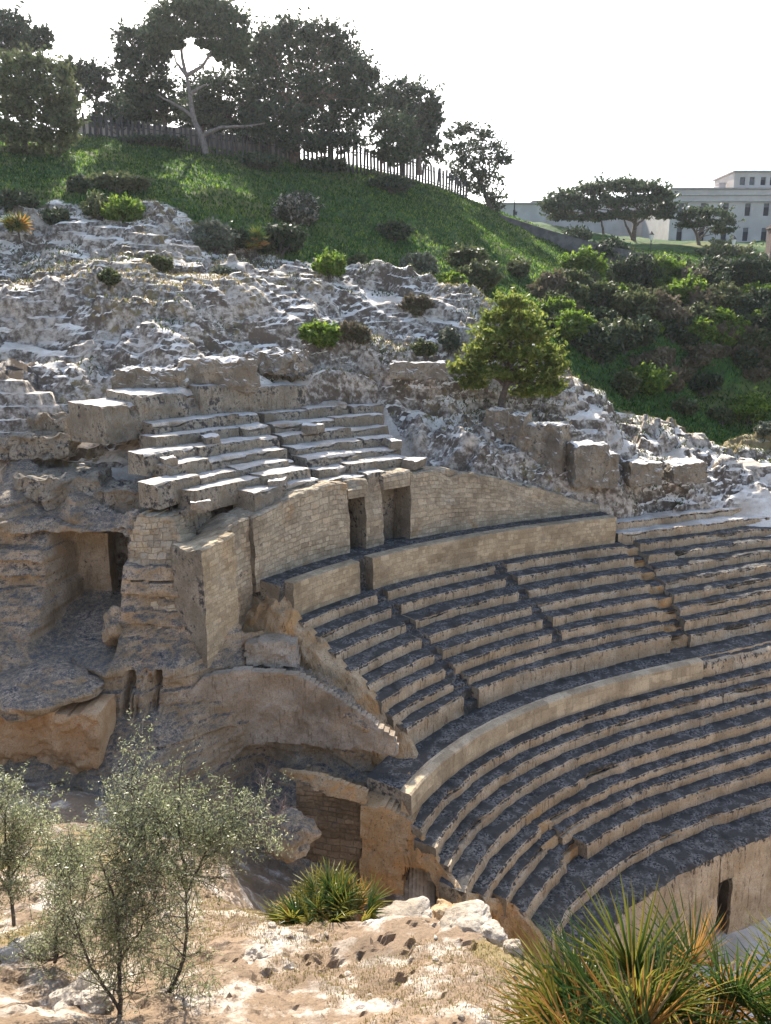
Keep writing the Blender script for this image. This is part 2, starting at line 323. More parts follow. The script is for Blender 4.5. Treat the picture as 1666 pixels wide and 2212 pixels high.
# the base surface varies slowly: solve it on a coarser lattice, then interpolate
cx = np.unique(np.r_[xs[::3], xs[-1]]); cy = np.unique(np.r_[ys[::3], ys[-1]])
cgx, cgy = np.meshgrid(cx, cy, indexing='ij'); cq = np.stack([np.clip(cgx.ravel(), -260, 260), np.clip(cgy.ravel(), -60, 420)], 1)
cz = rbf(hp[:, :2], hp[:, 2], cq).reshape(cgx.shape)
def bil(x, y):
    i = np.clip(np.searchsorted(cx, x) - 1, 0, len(cx) - 2); j = np.clip(np.searchsorted(cy, y) - 1, 0, len(cy) - 2)
    a = np.clip((x - cx[i]) / (cx[i + 1] - cx[i]), 0, 1); b = np.clip((y - cy[j]) / (cy[j + 1] - cy[j]), 0, 1)
    return cz[i, j] * (1 - a) * (1 - b) + cz[i + 1, j] * a * (1 - b) + cz[i, j + 1] * (1 - a) * b + cz[i + 1, j + 1] * a * b
def grassmask(x, y):
    b = np.interp(x, [-40, -24, -17, -12, -9, -5, 0, 5, 10, 14, 20, 24, 30, 45], [62, 61, 61.5, 60.5, 60, 59.5, 60, 58.5, 57.5, 57, 58, 60, 62, 64])
    return sstep(-1.6, 1.2, y - b + 1.6 * fbm(np.stack([x, y, 0 * x], -1), (.25, .25, 1), 3, 5))
def hill_z(x, y):
    x = np.asarray(x, float); y = np.asarray(y, float); b = bil(x, y)
    rr_ = np.hypot(x - CX, y - CY); ph_ = np.degrees(np.arctan2(y - CY, x - CX))
    rr_ = rr_ - kcorr(ph_); lim = rowprofile(rr_ - .45) - .3 + np.maximum(0, rr_ - 45) * 2.5 + np.where(rr_ > 38.3, 6 * (1 - sstep(118, 127, ph_)), 0) + 30 * (sstep(100, 84, ph_) + sstep(147, 149, ph_))
    b = np.where((ph_ > 84) & (ph_ < 149) & (rr_ < 48), np.minimum(b, lim), b)
    b = np.where((x > -20) & (x < -4.5) & (y < 35.5), np.minimum(b, -14 + np.maximum(0, y - 34.2) * 9), b)
    p3 = np.stack([x, y, b * .5], -1)
    phi = ph_; rr = rr_
    g = grassmask(x, y)
    ok = sstep(37.5, 39.5, rr) * np.where((phi < 148) & (phi > 125), sstep(45.5, 47, rr), 1.0) * sstep(33.2, 35.5, y + .15 * np.abs(x + 8) * 0)
    rk = ok * (1 - g) * (1 - sstep(64, 75, y)) * (1 - .8 * sstep(57, 61, y) * sstep(14, 18, x))
    n1 = fbm(p3, (.16, .16, .3), 4, 11); n2 = fbm(p3, (.55, .55, .6), 4, 23); n3 = fbm(p3, (2.2, 2.2, 2.2), 3, 37)
    h = b + rk * (n1 * .8 + n2 * .25)
    wx = np.stack([x + 1.6 * fbm(p3, (.25, .25, .3), 3, 61), y + 1.2 * fbm(p3, (.25, .25, .3), 3, 63), b * .5], -1)
    for fq, hh, sd in ((.10, .45, 151), (.22, .34, 153), (.5, .13, 155), (1.1, .04, 157)):
        f_ = fbm(wx, (fq * .8, fq * 1.5, fq), 3, sd); h = h + rk * hh * (sstep(-.02, .04, f_) + sstep(.16, .21, f_) + sstep(-.22, -.17, f_) - 1.5)
    p4 = np.stack([x * .94 - y * .34, y * .94 + x * .34, b * .3], -1)
    h = h + rk * (.60 * fbm(p4, (.16, .62, .4), 4, 51) + .24 * fbm(p4, (.5, 1.7, 1), 3, 53)); dip = .05 * x - .30 * (y - 50) * sstep(38, 42, y)
    def stair(v, st_, w0): q = v / st_; return (np.floor(q) + sstep(w0, .99, q - np.floor(q))) * st_
    big = stair(h + dip, .55, .80) - dip; sm_ = stair(h + dip + .1, .22, .72) - dip
    k2 = sstep(-.08, .12, fbm(p3, (.16, .22, .2), 3, 57)); ter = big * (1 - k2) + sm_ * k2
    amt = rk * np.clip(.92 + .5 * n2, .5, 1.0)
    h = h * (1 - amt) + ter * amt + rk * n3 * .06
    h += rk * .03 * n3
    h += rk * np.minimum(0, fbm(p3, (.33, .33, .4), 3, 77) + .15) * 1.3          # hollows
    h += g * (n1 * .5 + n2 * .35 + n3 * .16) * sstep(50, 62, y)
    return h, g, rk
HZ, HG, HR = hill_z(Q[:, 0], Q[:, 1])
dry = sstep(-.02, .36, fbm(np.stack([Q[:, 0], Q[:, 1], HZ], -1), (.22, .22, .3), 4, 91)) * .46 * (1 - sstep(60, 64, Q[:, 1])) + .75 * sstep(54, 57, Q[:, 1]) * sstep(13, 16, Q[:, 0]) * (1 - HG)
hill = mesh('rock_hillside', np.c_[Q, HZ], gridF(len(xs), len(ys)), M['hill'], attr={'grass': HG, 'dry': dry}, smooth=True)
tag(hill, kind='structure')
def hz(x, y): return float(hill_z(np.array([x]), np.array([y]))[0][0])

# far ground under everything
g = mesh('ground', [(-900, -700, -26), (900, -700, -26), (900, 1100, -26), (-900, 1100, -26)], np.array([[0, 1, 2, 3]]), M['ground']); tag(g, kind='structure')

# foreground slope the camera looks down
fp = [tuple(at(*q)) for q in [(700,2212,9),(0,2212,8.5),(350,2212,8.8),(1000,2212,8.6),(1100,2150,9.4),(1130,2056,11.4),(1000,2000,12.4),(870,1975,13.2),(720,1995,13.2),(560,1965,14.5),(700,2090,11.2),(900,2080,11.3),
      (420,1900,16.5),(110,1800,20),(0,1725,23),(300,1790,20.5),(470,1830,18.8),(0,1950,15.2),(200,2000,13.6),(-300,1900,18),(-300,2200,9)]]
fp += [(3.4,12.6,-13.5),(2,14.4,-15),(.6,15.6,-16.5),(-1.4,17,-16.5),(-3.2,19.4,-16.6),(3.4,15.5,-20),(6,12,-18),(6,16,-24.4),(0,20.5,-20.2),(-2.2,21.2,-18.8),(-3.4,22.8,-17.8),(-4.6,23.2,-17.6),(-1,24.5,-19.8),(3,22.5,-21.2),(0,26,-21),
       (0,0,-1.75),(0,1.5,-2.3),(-3,1,-2.2),(3,1,-2.2),(0,3.6,-4.5),(1.6,3.6,-4.75),(3.5,3.4,-4.6),(0,6,-7.1),(3,6,-7.2),(5,9,-10.2),(-4,4,-5),(-8,3,-4.6),(-6,6.5,-7.3),(7,4,-6),(9,8,-11),(12,12,-24.5),(14,4,-10),
       (0,-3,-1.6),(-8,-3,-1.4),(8,-3,-1.5),(0,-14,1),(-20,-14,1),(20,-14,.5),(0,-40,7),(-40,-40,8),(40,-40,6),(-20,2,-4),(-24,12,-9),(-26,24,-14.4),(-10,25,-15.6),(-14,25.5,-15),(-18,26,-14.5),(-7,25,-16.2),(-40,20,-12)]
fp = np.array(fp)
fx = axis([(-60, -15, 1.5), (-15, 7, .055), (7, 20, .5), (20, 61, 2)]); fy = axis([(-60, -4, 2), (-4, 7.6, .16), (7.6, 16, .055), (16, 25.5, .1), (25.5, 27, .5)])
FX, FY = np.meshgrid(fx, fy, indexing='ij'); FQ = np.stack([FX.ravel(), FY.ravel()], 1)
ci, cj = np.unique(np.r_[fx[::5], fx[-1]]), np.unique(np.r_[fy[::5], fy[-1]])
_g = np.meshgrid(ci, cj, indexing='ij'); fcz = rbf(fp[:, :2], fp[:, 2], np.stack([_g[0].ravel(), _g[1].ravel()], 1)).reshape(_g[0].shape)
def fore_z(x, y):
    x = np.asarray(x, float); y = np.asarray(y, float)
    i = np.clip(np.searchsorted(ci, x) - 1, 0, len(ci) - 2); j = np.clip(np.searchsorted(cj, y) - 1, 0, len(cj) - 2)
    a = np.clip((x - ci[i]) / (ci[i + 1] - ci[i]), 0, 1); b = np.clip((y - cj[j]) / (cj[j + 1] - cj[j]), 0, 1)
    z = fcz[i, j] * (1 - a) * (1 - b) + fcz[i + 1, j] * a * (1 - b) + fcz[i, j + 1] * (1 - a) * b + fcz[i + 1, j + 1] * a * b
    p3 = np.stack([x, y, z * .3], -1); k = sstep(1.5, 5, y)
    n1 = fbm(p3, (.5, .5, .5), 3, 3); n2 = fbm(p3, (1.7, 1.7, 1.7), 4, 9); n3 = fbm(p3, (7, 7, 7), 3, 15)
    h = z + k * (.28 * n1 + .19 * n2 + .07 * n3)
    rm = sstep(-.05, .25, fbm(p3, (.4, .4, .4), 3, 44)); s = .16; q = h / s; ter = (np.floor(q) + sstep(.66, .98, q - np.floor(q))) * s
    return h + (ter - h) * .75 * rm * k
FZ = fore_z(FQ[:, 0], FQ[:, 1])
fd = sstep(-.1, .35, fbm(np.c_[FQ, FZ], (.45, .45, .3), 4, 61)) * .62
fo = mesh('foreground_slope', np.c_[FQ, FZ], gridF(len(fx), len(fy)), M['fore'], attr={'grass': np.zeros(len(FZ)), 'dry': fd}); tag(fo, kind='structure')
def fz(x, y): return float(fore_z(np.array([x]), np.array([y]))[0])

# ------------------------------------------------------------------ left cliff with the rock-cut chamber (bedrock)
cp = [(-120,1040,35.2),(0,1040,35),(150,1035,35.2),(330,1020,36),(430,1060,35.5),(0,1075,32),(150,1075,32),(300,1085,31.8),(400,1120,32),(0,1120,31),(150,1120,31.2),(300,1120,31),(0,1150,31.6),(150,1155,31.6),(300,1160,30.6),
      (30,1250,30.4),(320,1230,29.9),(390,1200,30.2),(30,1350,29.8),(330,1320,29.4),(0,1430,28.7),(150,1420,28.7),(290,1410,28.6),(370,1400,28.8),(430,1400,29),
      (0,1500,28),(150,1500,28),(240,1440,27.6),(380,1440,27.8),(240,1540,27.3),(380,1540,27.6),(430,1480,28.2),(520,1440,29.4),(620,1400,30.6),(560,1390,30.8),(640,1440,29.6),(700,1480,28.4),
      (0,1560,26.6),(150,1560,26.6),(300,1600,26.4),(0,1690,25.4),(150,1690,25.4),(300,1680,25.2),(420,1600,27.2),(420,1750,26.4),(500,1560,28),(600,1520,28.8),(700,1540,28.2),(790,1570,27.2),
      (560,1640,29.3),(700,1650,28.6),(820,1660,27.6),(0,1760,24.6),(200,1760,24.4),(400,1850,25.4),(560,1760,27),(700,1760,26.2),(800,1800,25.8),(0,1900,24),(300,1900,24),(600,1900,25.5),(800,1950,25.2),(-150,1200,30.4),(-150,1500,27.6),(-150,1800,24.4)]
C3 = np.array([at(*q) for q in cp])
lx = np.arange(-18.5, .35, .062); lz = np.arange(-22, -5.0, .058)
LX, LZ = np.meshgrid(lx, lz, indexing='ij'); LQ = np.stack([LX.ravel(), LZ.ravel()], 1)
LY = rbf(C3[:, [0, 2]], C3[:, 1], LQ)
p3 = np.stack([LQ[:, 0], 0 * LY, LQ[:, 1]], -1)
upper = sstep(-11.5, -9, LQ[:, 1])
LY += .40 * fbm(p3, (.45, 1, .9), 4, 101) + .16 * fbm(p3, (1.8, 1, 2.6), 4, 103) + .05 * fbm(p3, (6, 6, 6), 3, 105)
bed = (LQ[:, 1] + .22 * fbm(p3, (.5, 1, .5), 3, 107) + .05 * LQ[:, 0]) / .52; bi = np.floor(bed)
LY += (.25 + .75 * upper) * .62 * vnoise(np.stack([LQ[:, 0] * .42, bi * 7.3, 0 * bi], -1), 109) * sstep(0, .12, bed - bi)
# the chamber
a0 = at(78, 1170, 29.9); a1 = at(272, 1400, 29.6)
jx = .18 * fbm(p3, (1.2, 1, 1.2), 3, 111)
topz = a0[2] - .18 * ((LQ[:, 0] - (a0[0] + a1[0]) / 2) / 1.6) ** 2 + jx
mk = sstep(-.15, .45, LQ[:, 0] - a0[0] + jx * 1.8) * sstep(-.06, .06, a1[0] - LQ[:, 0] + jx * .4) * sstep(-.08, .08, topz - LQ[:, 1])
zf = LQ[:, 1] - a1[2]                                       # height above the lip
flo = sstep(0, 1.35, zf)
chy = 29.9 + 2.9 * flo + .12 * fbm(p3, (2, 1, 2), 4, 113)
slot = sstep(at(243, 1200, 33)[0] - .05, at(243, 1200, 33)[0] + .05, LQ[:, 0]) * sstep(1.0, 1.3, zf); chy += 2.2 * slot
mk *= sstep(-.1, .3, zf); LY = np.where(mk > 0, LY * (1 - mk) + np.maximum(chy, LY) * mk, LY)
# eaten-out stripes in the block below the chamber
b0 = at(262, 1455, 27.6); b1 = at(352, 1545, 27.4)
sm = sstep(0, .12, LQ[:, 0] - b0[0]) * sstep(0, .12, b1[0] - LQ[:, 0]) * sstep(0, .1, b0[2] - LQ[:, 1]) * sstep(0, .1, LQ[:, 1] - b1[2])
LY += sm * np.maximum(0, fbm(p3, (4.2, 1, .5), 3, 121) + .1) * 1.6
cr_ = np.hypot(LQ[:, 0] - CX, LY - CY); cph = np.degrees(np.arctan2(LY - CY, LQ[:, 0] - CX))
keep = ~((cph < np.where(LQ[:, 1] > -8.4, 147.5, np.where(LQ[:, 1] > -11.8, 145.5, 143.6))) & (LQ[:, 1] > -13.6)) & ~((LQ[:, 1] > -16.4) & (cph < 144.5))
CF = gridF(len(lx), len(lz)); CF = CF[keep[CF].all(1)]
us = np.unique(CF); mp_ = np.zeros(len(LQ), int); mp_[us] = np.arange(len(us))
cl = mesh('rock_cliff', np.c_[LQ[:, 0], LY, LQ[:, 1]][us], mp_[CF], M['cliff']); tag(cl, kind='structure')

# ------------------------------------------------------------------ stone seating and curved walls
def ring(name, prof, ph0, ph1, mats, parent=None, seg=.13, dmg=.13, rough=.07, seed=0, matsplit=None, zfun=None, cap=True):
    """prof: list of (r, z, material index of the strip that follows, erosion weight); swept from ph0 to ph1 degrees (ph0 > ph1 runs left to right)"""
    # subdivide the profile
    P = []
    for (r0, z0, m0, e0), (r1, z1, m1, e1) in zip(prof[:-1], prof[1:]):
        n = max(1, int(math.hypot(r1 - r0, z1 - z0) / .14))
        for k in range(n): t = k / n; P.append((r0 + (r1 - r0) * t, z0 + (z1 - z0) * t, m0, e0 + (e1 - e0) * t))
    P.append(prof[-1]); P = np.array(P, float)
    L = abs(ph1 - ph0) / 57.3 * prof[0][0]; n = max(2, int(L / seg) + 1); ph = np.linspace(ph0, ph1, n)
    rr = np.broadcast_to(P[None, :, 0], (n, len(P))).copy(); zz = np.broadcast_to(P[None, :, 1], (n, len(P))).copy(); PH = np.broadcast_to(ph[:, None], rr.shape)
    if zfun is not None:
        zmax = P[:, 1].max(); dz = np.array([zfun(q) for q in ph]); zz += dz[:, None] * sstep(P[:, 1].min(), zmax, zz)
    base = pol(rr, PH, zz); e = P[None, :, 3]
    d = dmg * 2.2 * np.maximum(0, fbm(base, (.8, .8, .35), 4, 200 + seed) + .02) + dmg * 7 * np.maximum(0, fbm(base, (.55, .55, .12), 3, 205 + seed) - .24) + dmg * .9 * np.maximum(0, fbm(base, (3.1, 3.1, 1.2), 3, 230 + seed))
    rr = rr + e * d * 1.2 + rough * fbm(base, (1.6, 1.6, 1.6), 4, 210 + seed) + rough * .5 * fbm(base, (6, 6, 6), 2, 215 + seed)
    zz = zz - e * d * .9 + rough * .6 * fbm(base, (1.3, 1.3, 1.3), 4, 220 + seed)
    bi = np.floor(np.abs(ph0 - PH) / 57.3 * prof[0][0] / 1.45 + .9 * fbm(base * [1, 1, 0], (.3, .3, .3), 2, 260 + seed)); bk = np.stack([bi * 3.7, 0 * bi + seed * 1.3, 0 * bi], -1)
    ew = np.minimum(1, e + .35 * (P[None, :, 2] == 0)); rr = rr + ew * rough * .8 * vnoise(bk, 261); zz = zz + e * rough * 1.0 * vnoise(bk, 263)
    # end faces are not perfectly straight
    PH = PH + (np.isin(np.arange(n), (0, n - 1))[:, None]) * .12 * fbm(base, (3, 3, 3), 3, 240 + seed)
    V = pol(rr, PH, zz).reshape(-1, 3); F = gridF(n, len(P)); F = F[:, ::-1]
    mi = np.tile(P[:-1, 2].astype(int), n - 1)
    uv = np.stack([np.broadcast_to((ph0 - ph)[:, None] / 57.3 * prof[0][0], rr.shape).ravel(), np.cumsum(np.r_[0, np.hypot(np.diff(P[:, 0]), np.diff(P[:, 1]))])[None, :].repeat(n, 0).ravel()], 1)
    FL = F.tolist(); mi = mi.tolist()
    if cap:
        k = len(P)
        for b0, rev in ((0, False), ((n - 1) * k, True)):
            f = [b0 + q for q in range(k)]; FL.append(f[::-1] if not rev else f); mi.append(len(mats))
    return mesh(name, V, FL, list(mats) + [M['riser_up']], parent, mi=mi, uv=uv, attr={'edge': np.broadcast_to(e, rr.shape).ravel()})
def step_prof(r, z, rb, zb):
    return [(r + .02, zb, 0, 0), (r, z - .12, 0, .4), (r + .01, z - .03, 0, 1), (r + .06, z, 1, .6), (r + .22, z + .01, 1, .12), (rb, z + .02, 1, 0), (rb, zb, 0, 0)]
DOOR = 120.9
ORD = ['first', 'second', 'third', 'fourth', 'fifth', 'sixth', 'seventh', 'eighth']
RT = [M['riser'], M['tread']]
# lower seating, counted down from the coping wall
low = [(29.0, -16.65, 147.3), (28.44, -17.07, 147.6), (27.88, -17.54, 147.7), (27.13, -17.99, 148.4), (26.60, -18.49, 146.8), (26.10, -18.88, 145.2), (25.45, -19.33, 144.6)]
for i, (r, z, pl) in enumerate(low):
    rb = (low[i - 1][0] if i else 29.55) + .25; zb = (low[i + 1][1] if i < 6 else -19.95) - .35
    lab = '%s stone seat row below the tan coping wall' % ORD[i]
    if i < 4:
        o = ring('seat_row', step_prof(r, z, rb, zb), pl, 78, RT, seed=i * 3); tag(o, lab + ', unbroken', 'seat row', 'seat rows of the lower bowl')
    else:
        lab += ', cut by the short stair' if i < 6 else ', with the tall end block'
        p0 = pol(r, 140, z); t = empty('seat_row', p0, lab, 'seat row', 'seat rows of the lower bowl')
        le = (137.0, 137.3, 136.6)[i - 4]; re = (135.6, 135.2, 133.9)[i - 4]
        ring('bench', step_prof(r, z, rb, zb - (.3 if i == 6 else 0)), pl, le, RT, t, seed=i * 3)
        ring('bench', step_prof(r, z, rb, zb - (.3 if i == 6 else 0)), re, 78, RT, t, seed=i * 3 + 1)
st = empty('stone_stair', pol(26, 136, -19.9), 'short eroded stone stair cut through the lowest seat rows', 'stair', 'stairs of the arena')
for k, (r, z, a, b) in enumerate([(27.1, -18.02, 137.6, 134.9), (26.75, -18.5, 137.5, 135.0), (26.3, -18.95, 137.7, 134.8), (25.8, -19.4, 137.4, 133.6)]):
    ring('step', step_prof(r, z, r + .9, z - .8), a, b, [M['cut'], M['tread']], st, seed=70 + k, dmg=.2)
o = ring('podium_step', step_prof(24.5, -19.95, 25.8, -20.9), 144.5, 78, RT, seed=31); tag(o, 'broad flat podium step below the lowest seat row', 'podium')
AW = [(23.1, -24.6, 0, 0), (23.15, -21.2, 0, .2), (23.2, -20.55, 1, .8), (23.35, -20.45, 1, .6), (23.8, -20.43, 1, .2), (24.8, -20.42, 1, 0), (24.8, -24.6, 0, 0)]
o = empty('arena_wall', pol(23.2, 125, -22.6), 'tan rock wall around the arena floor with a dark doorway', 'wall')
ring('wall', AW, 143.5, DOOR + 1.05, RT, o, seed=33); ring('wall', AW, DOOR - 1.05, 78, RT, o, seed=35)
ring('lintel', [(23.1, -21.75, 0, 0)] + AW[1:6] + [(24.8, -21.75, 0, 0)], DOOR + 1.05, DOOR - 1.05, RT, o, seed=36)
# dark doorway in the arena wall: a framed hollow standing proud of the face
def arch_recess(name, c, yawn, w, h, depth, mat, label, cat, frame=.35, seed=0):
    """block with a real tunnel in it: c centre of the foot, yawn = direction the mouth looks to"""
    n = np.array([math.cos(yawn), math.sin(yawn), 0]); s = np.array([-n[1], n[0], 0]); up = np.array([0, 0, 1.])
    m = 13; ang = np.linspace(0, math.pi, m); ins = [(-w / 2, 0)] + [(-w / 2 * math.cos(a), h - w / 2 + w / 2 * math.sin(a)) for a in ang] + [(w / 2, 0)]
    outs = [(-w / 2 - frame, 0)] + [(-(w / 2 + frame) * math.cos(a) , (h + frame * .8) * (.62 + .38 * math.sin(a))) for a in ang] + [(w / 2 + frame, 0)]
    V = []
    for dd, ring_ in ((0, outs), (0, ins), (-depth, ins), (-depth, outs)):
        for x, z in ring_: V.append(c + n * dd + s * x + up * z)
    V = np.array(V); k = len(ins); V += (.05 * np.stack([fbm(V, (2, 2, 2), 3, 300 + seed + q) for q in range(3)], 1))
    F = []
    for q in range(3):
        for j in range(k - 1): F.append([q * k + j, q * k + j + 1, (q + 1) * k + j + 1, (q + 1) * k + j])
    F.append(list(range(2 * k, 3 * k)))
    return tag(mesh(name, V, F, mat), label, cat)

# coping wall between the two bowls, and the walkway behind it
t = empty('coping_wall', pol(29.6, 125, -16.7), 'low tan coping wall of smooth slabs between upper and lower seat rows', 'wall')
ring('wall', [(29.55, -17.1, 0, 0), (29.52, -16.4, 0, .02), (29.55, -15.75, 0, .25), (29.62, -15.70, 0, .2), (30.0, -15.70, 0, .05), (30.05, -16.2, 0, 0)], 146.8, 110.5, [M['slab'], M['tread']], t, rough=.025, dmg=.03, seed=41)
ring('wall', [(29.65, -17.1, 0, 0), (29.6, -16.5, 0, .3), (29.62, -15.98, 0, .8), (29.8, -15.85, 1, .5), (30.05, -15.8, 1, .1), (30.1, -16.2, 0, 0)], 110.5, 78, RT, t, seed=43)
o = ring('walkway', [(30.02, -17, 0, 0), (30.02, -15.74, 1, 0), (31.5, -15.72, 1, 0), (31.5, -17, 0, 0)], 146.6, 78, RT, rough=.10, seed=44); tag(o, 'dark curved walkway behind the tan coping wall', 'walkway')
# upper seating, counted up from the walkway
upp = [(31.05, -14.85), (31.6, -14.45), (32.1, -13.97), (32.75, -13.5), (33.5, -13.05), (34.4, -12.6), (35.3, -12.15), (36.1, -11.7)]
LEFT = [142.2, 142.4, 142.6, 142.5, 142.7, 142.6, 142.4, 142.6]
for i, (r, z) in enumerate(upp):
    rb = (upp[i + 1][0] if i < 7 else 36.75) + .3; zb = (upp[i - 1][1] if i else -15.75) - .35
    t = empty('seat_row', pol(r, 125, z), '%s stone seat row above the walkway, cut by two narrow stairs' % ORD[i] if i else 'lowest and tallest seat row right above the walkway, streaked riser', 'seat row', 'seat rows of the upper bowl')
    cuts = [(LEFT[i], 135.35), (133.9 if i < 2 else 134.3, 123.75), (122.65, 111.9 - i * .25)]
    if i < 2: cuts = [(LEFT[i], 135.3), (133.7, 111.9)]
    for j, (a, b) in enumerate(cuts): ring('bench', step_prof(r, z, rb, zb), a, b, RT, t, dmg=.10, seed=50 + i * 5 + j)
    ring('bench', step_prof(r + .1, z - (.05 if i else .25), rb, zb), 109.4 - i * .12, 78, RT, t, dmg=.2, rough=.09, seed=53 + i * 5)
for nm, a, b, lo, lab in (('stone_stair', 135.35, 133.9, 0, 'narrow stair with damp greenish steps, left one through the upper seat rows'), ('stone_stair', 123.75, 122.65, 2, 'narrow stair with dry steps, middle one through the upper seat rows')):
    t = empty(nm, pol(31, (a + b) / 2, -15.7), lab, 'stair', 'stairs of the arena')
    for i in range(lo, 8):
        r, z = upp[i]; zl = upp[i - 1][1] if i else -15.72; nr = upp[i + 1][0] if i < 7 else 36.7
        ring('step', [(r + .03, zl - .3, 0, 0), (r + .03, (z + zl) / 2 - .03, 1, .4), (r + .36, (z + zl) / 2, 0, 0), (r + .38, z - .04, 1, .4), (nr + .1, z + .02, 1, 0), (nr + .1, zl - .3, 0, 0)], a + .05, b - .05, [M['tread'], M['tread']], t, dmg=.04, rough=.03, seed=90 + i)
t = empty('stone_stair', pol(31, 110.6, -15.7), 'worn rubble ramp of broken steps at the right end of the masonry parapet', 'stair', 'stairs of the arena')
for i in range(8):
    r, z = upp[i]; nr = upp[i + 1][0] if i < 7 else 36.7
    ring('step', step_prof(r + .25, z - .25, nr + .6, z - 1.0), 111.95 - i * .25, 109.35 - i * .12, [M['cut'], M['tread']], t, dmg=.3, rough=.12, seed=120 + i)
# two more worn rows and the parapet wall
for i, (r, z) in enumerate(((36.9, -11.25), (37.7, -10.8))):
    o = ring('seat_row', step_prof(r, z, r + 1.1, z - .8), 110.2, 80, [M['riser'], M['tread_up']], dmg=.24, rough=.12, seed=140 + i)
    tag(o, ('crumbling pale seat row beside the right end of the masonry parapet', 'topmost crumbling seat row under the sunlit rubble at right')[i], 'seat row', 'worn rows at the top right')
t = empty('parapet_wall', pol(36.8, 125, -11.7), 'tan squared-block parapet wall above the upper seat rows with a narrow passage', 'wall')
PW = [(36.75, -12.2, 0, 0), (36.72, -11, 0, 0), (36.75, -10.24, 0, .12), (36.8, -10.2, 0, .15), (37.3, -10.2, 0, .1), (37.35, -12.2, 0, 0)]
ring('wall', PW, 142.4, 136.1, [M['mason']], t, rough=.03, dmg=.05, seed=150); ring('wall', PW, 134.85, 110.8, [M['mason']], t, rough=.03, dmg=.05, seed=151)
o = ring('walkway', [(37.2, -12, 0, 0), (37.2, -10.27, 0, 0), (38.8, -10.24, 0, 0), (38.8, -12, 0, 0)], 143, 110.6, [M['tread']], rough=.08, seed=152); tag(o, 'shaded narrow walkway behind the squared-block parapet wall', 'walkway')
# tall masonry wall behind it
t = empty('masonry_wall', pol(38.3, 130, -10.2), 'tall irregular masonry wall with two doorways behind the upper walkway', 'wall')
topz = lambda ph: float(np.interp(ph, [110.8, 112, 116, 120, 124, 127, 129, 131, 133, 136, 139, 142, 144, 146, 149], [-9.75, -9.6, -8.7, -7.9, -7.25, -6.9, -6.85, -6.9, -6.95, -6.9, -7.0, -7.4, -7.6, -7.9, -8.0]))
def wallseg(a, b, zb, r=38.25, mat=None, th=1.5, top=None, seed=0, rough=.06):
    ztop = -6.9
    ring('wall', [(r + .02, zb, 0, 0), (r, (zb + ztop) / 2, 0, 0), (r + .02, ztop - .06, 0, .6), (r + .1, ztop, 0, .8), (r + th, ztop, 0, .6), (r + th + .02, zb, 0, 0)], a, b, [mat or M['rubble']], t, zfun=lambda q: (top if top is not None else topz(q)) - ztop, rough=rough, dmg=.26, seed=seed)
wallseg(148.6, 145.6, -12.6, 37.95, seed=160, mat=M['mason'])
wallseg(145.6, 143.4, -13.4, 38.45, seed=161)
wallseg(143.4, 134.85, -10.7, seed=162)
wallseg(133.35, 131.75, -10.7, seed=163)
wallseg(129.3, 110.8, -10.7, seed=164)
for a_, b_, zl_, sd_ in ((134.85, 133.35, -7.75, 167), (131.75, 129.3, -7.6, 168)):
    wallseg(a_, b_, zl_, 38.27, seed=sd_)
wallseg(135.0, 133.2, -10.7, 39.6, seed=165); wallseg(131.85, 129.2, -10.7, 39.6, top=-7.4, seed=166, rough=.2, mat=M['riser_up'])
# topmost seating: sunlit worn rows above the tall wall
ups = [(38.75, -6.75, 142.5, 131), (39.5, -6.32, 146, 128), (40.4, -5.98, 147.8, 127.5), (41.3, -5.52, 145.6, 127), (42.2, -5.06, 146.2, 126.5), (43.1, -4.6, 144.3, 126), (44.0, -4.15, 143.5, 125.5)]
UM = [M['riser_up'], M['tread_up']]
for i, (r, z, a, b) in enumerate(ups):
    t = empty('seat_row', pol(r, 136, z), '%s worn seat row of the sunlit top tier, counted from the tall masonry wall' % ORD[i], 'seat row', 'worn seat rows of the top tier')
    q = 136.6 - .15 * i
    rs_ = np.random.default_rng(900 + i); k = 0
    for lo_, hi_, dz in ((a, q, 0), (q - .6, b, .10)):
        e0 = lo_
        while e0 > hi_ + .4:
            e1 = max(hi_, e0 - rs_.uniform(2.6, 6.5)); e1 = hi_ if e1 - hi_ < .8 else e1
            ring('bench', step_prof(r + rs_.uniform(-.12, .2), z - dz + rs_.uniform(-.12, .05), r + 1.25, z - .95), e0, e1 + rs_.choice([.02, .02, .02, .25]), UM, t, dmg=.2, rough=.10, seed=170 + 11 * i + k); k += 1; e0 = e1
o = empty('stone_platform', pol(45, 139, -3.6), 'long bright sunlit rock platform above the topmost seat rows', 'platform')
for k, (a, b, dz) in enumerate(((146.2, 143.6, -.42), (143.6, 139.2, -.05), (139.2, 135.4, .04), (135.4, 131.2, -.12))):
    ring('ledge', [(44.9, -4.9, 0, 0), (44.85, -3.6 + dz, 0, .3), (44.9, -2.98 + dz, 0, .9), (45.0, -2.92 + dz, 1, .5), (47.2, -2.8 + dz, 1, .1), (47.2, -4.9, 0, 0)], a, b, UM, o, dmg=.24, rough=.14, seed=195 + k)

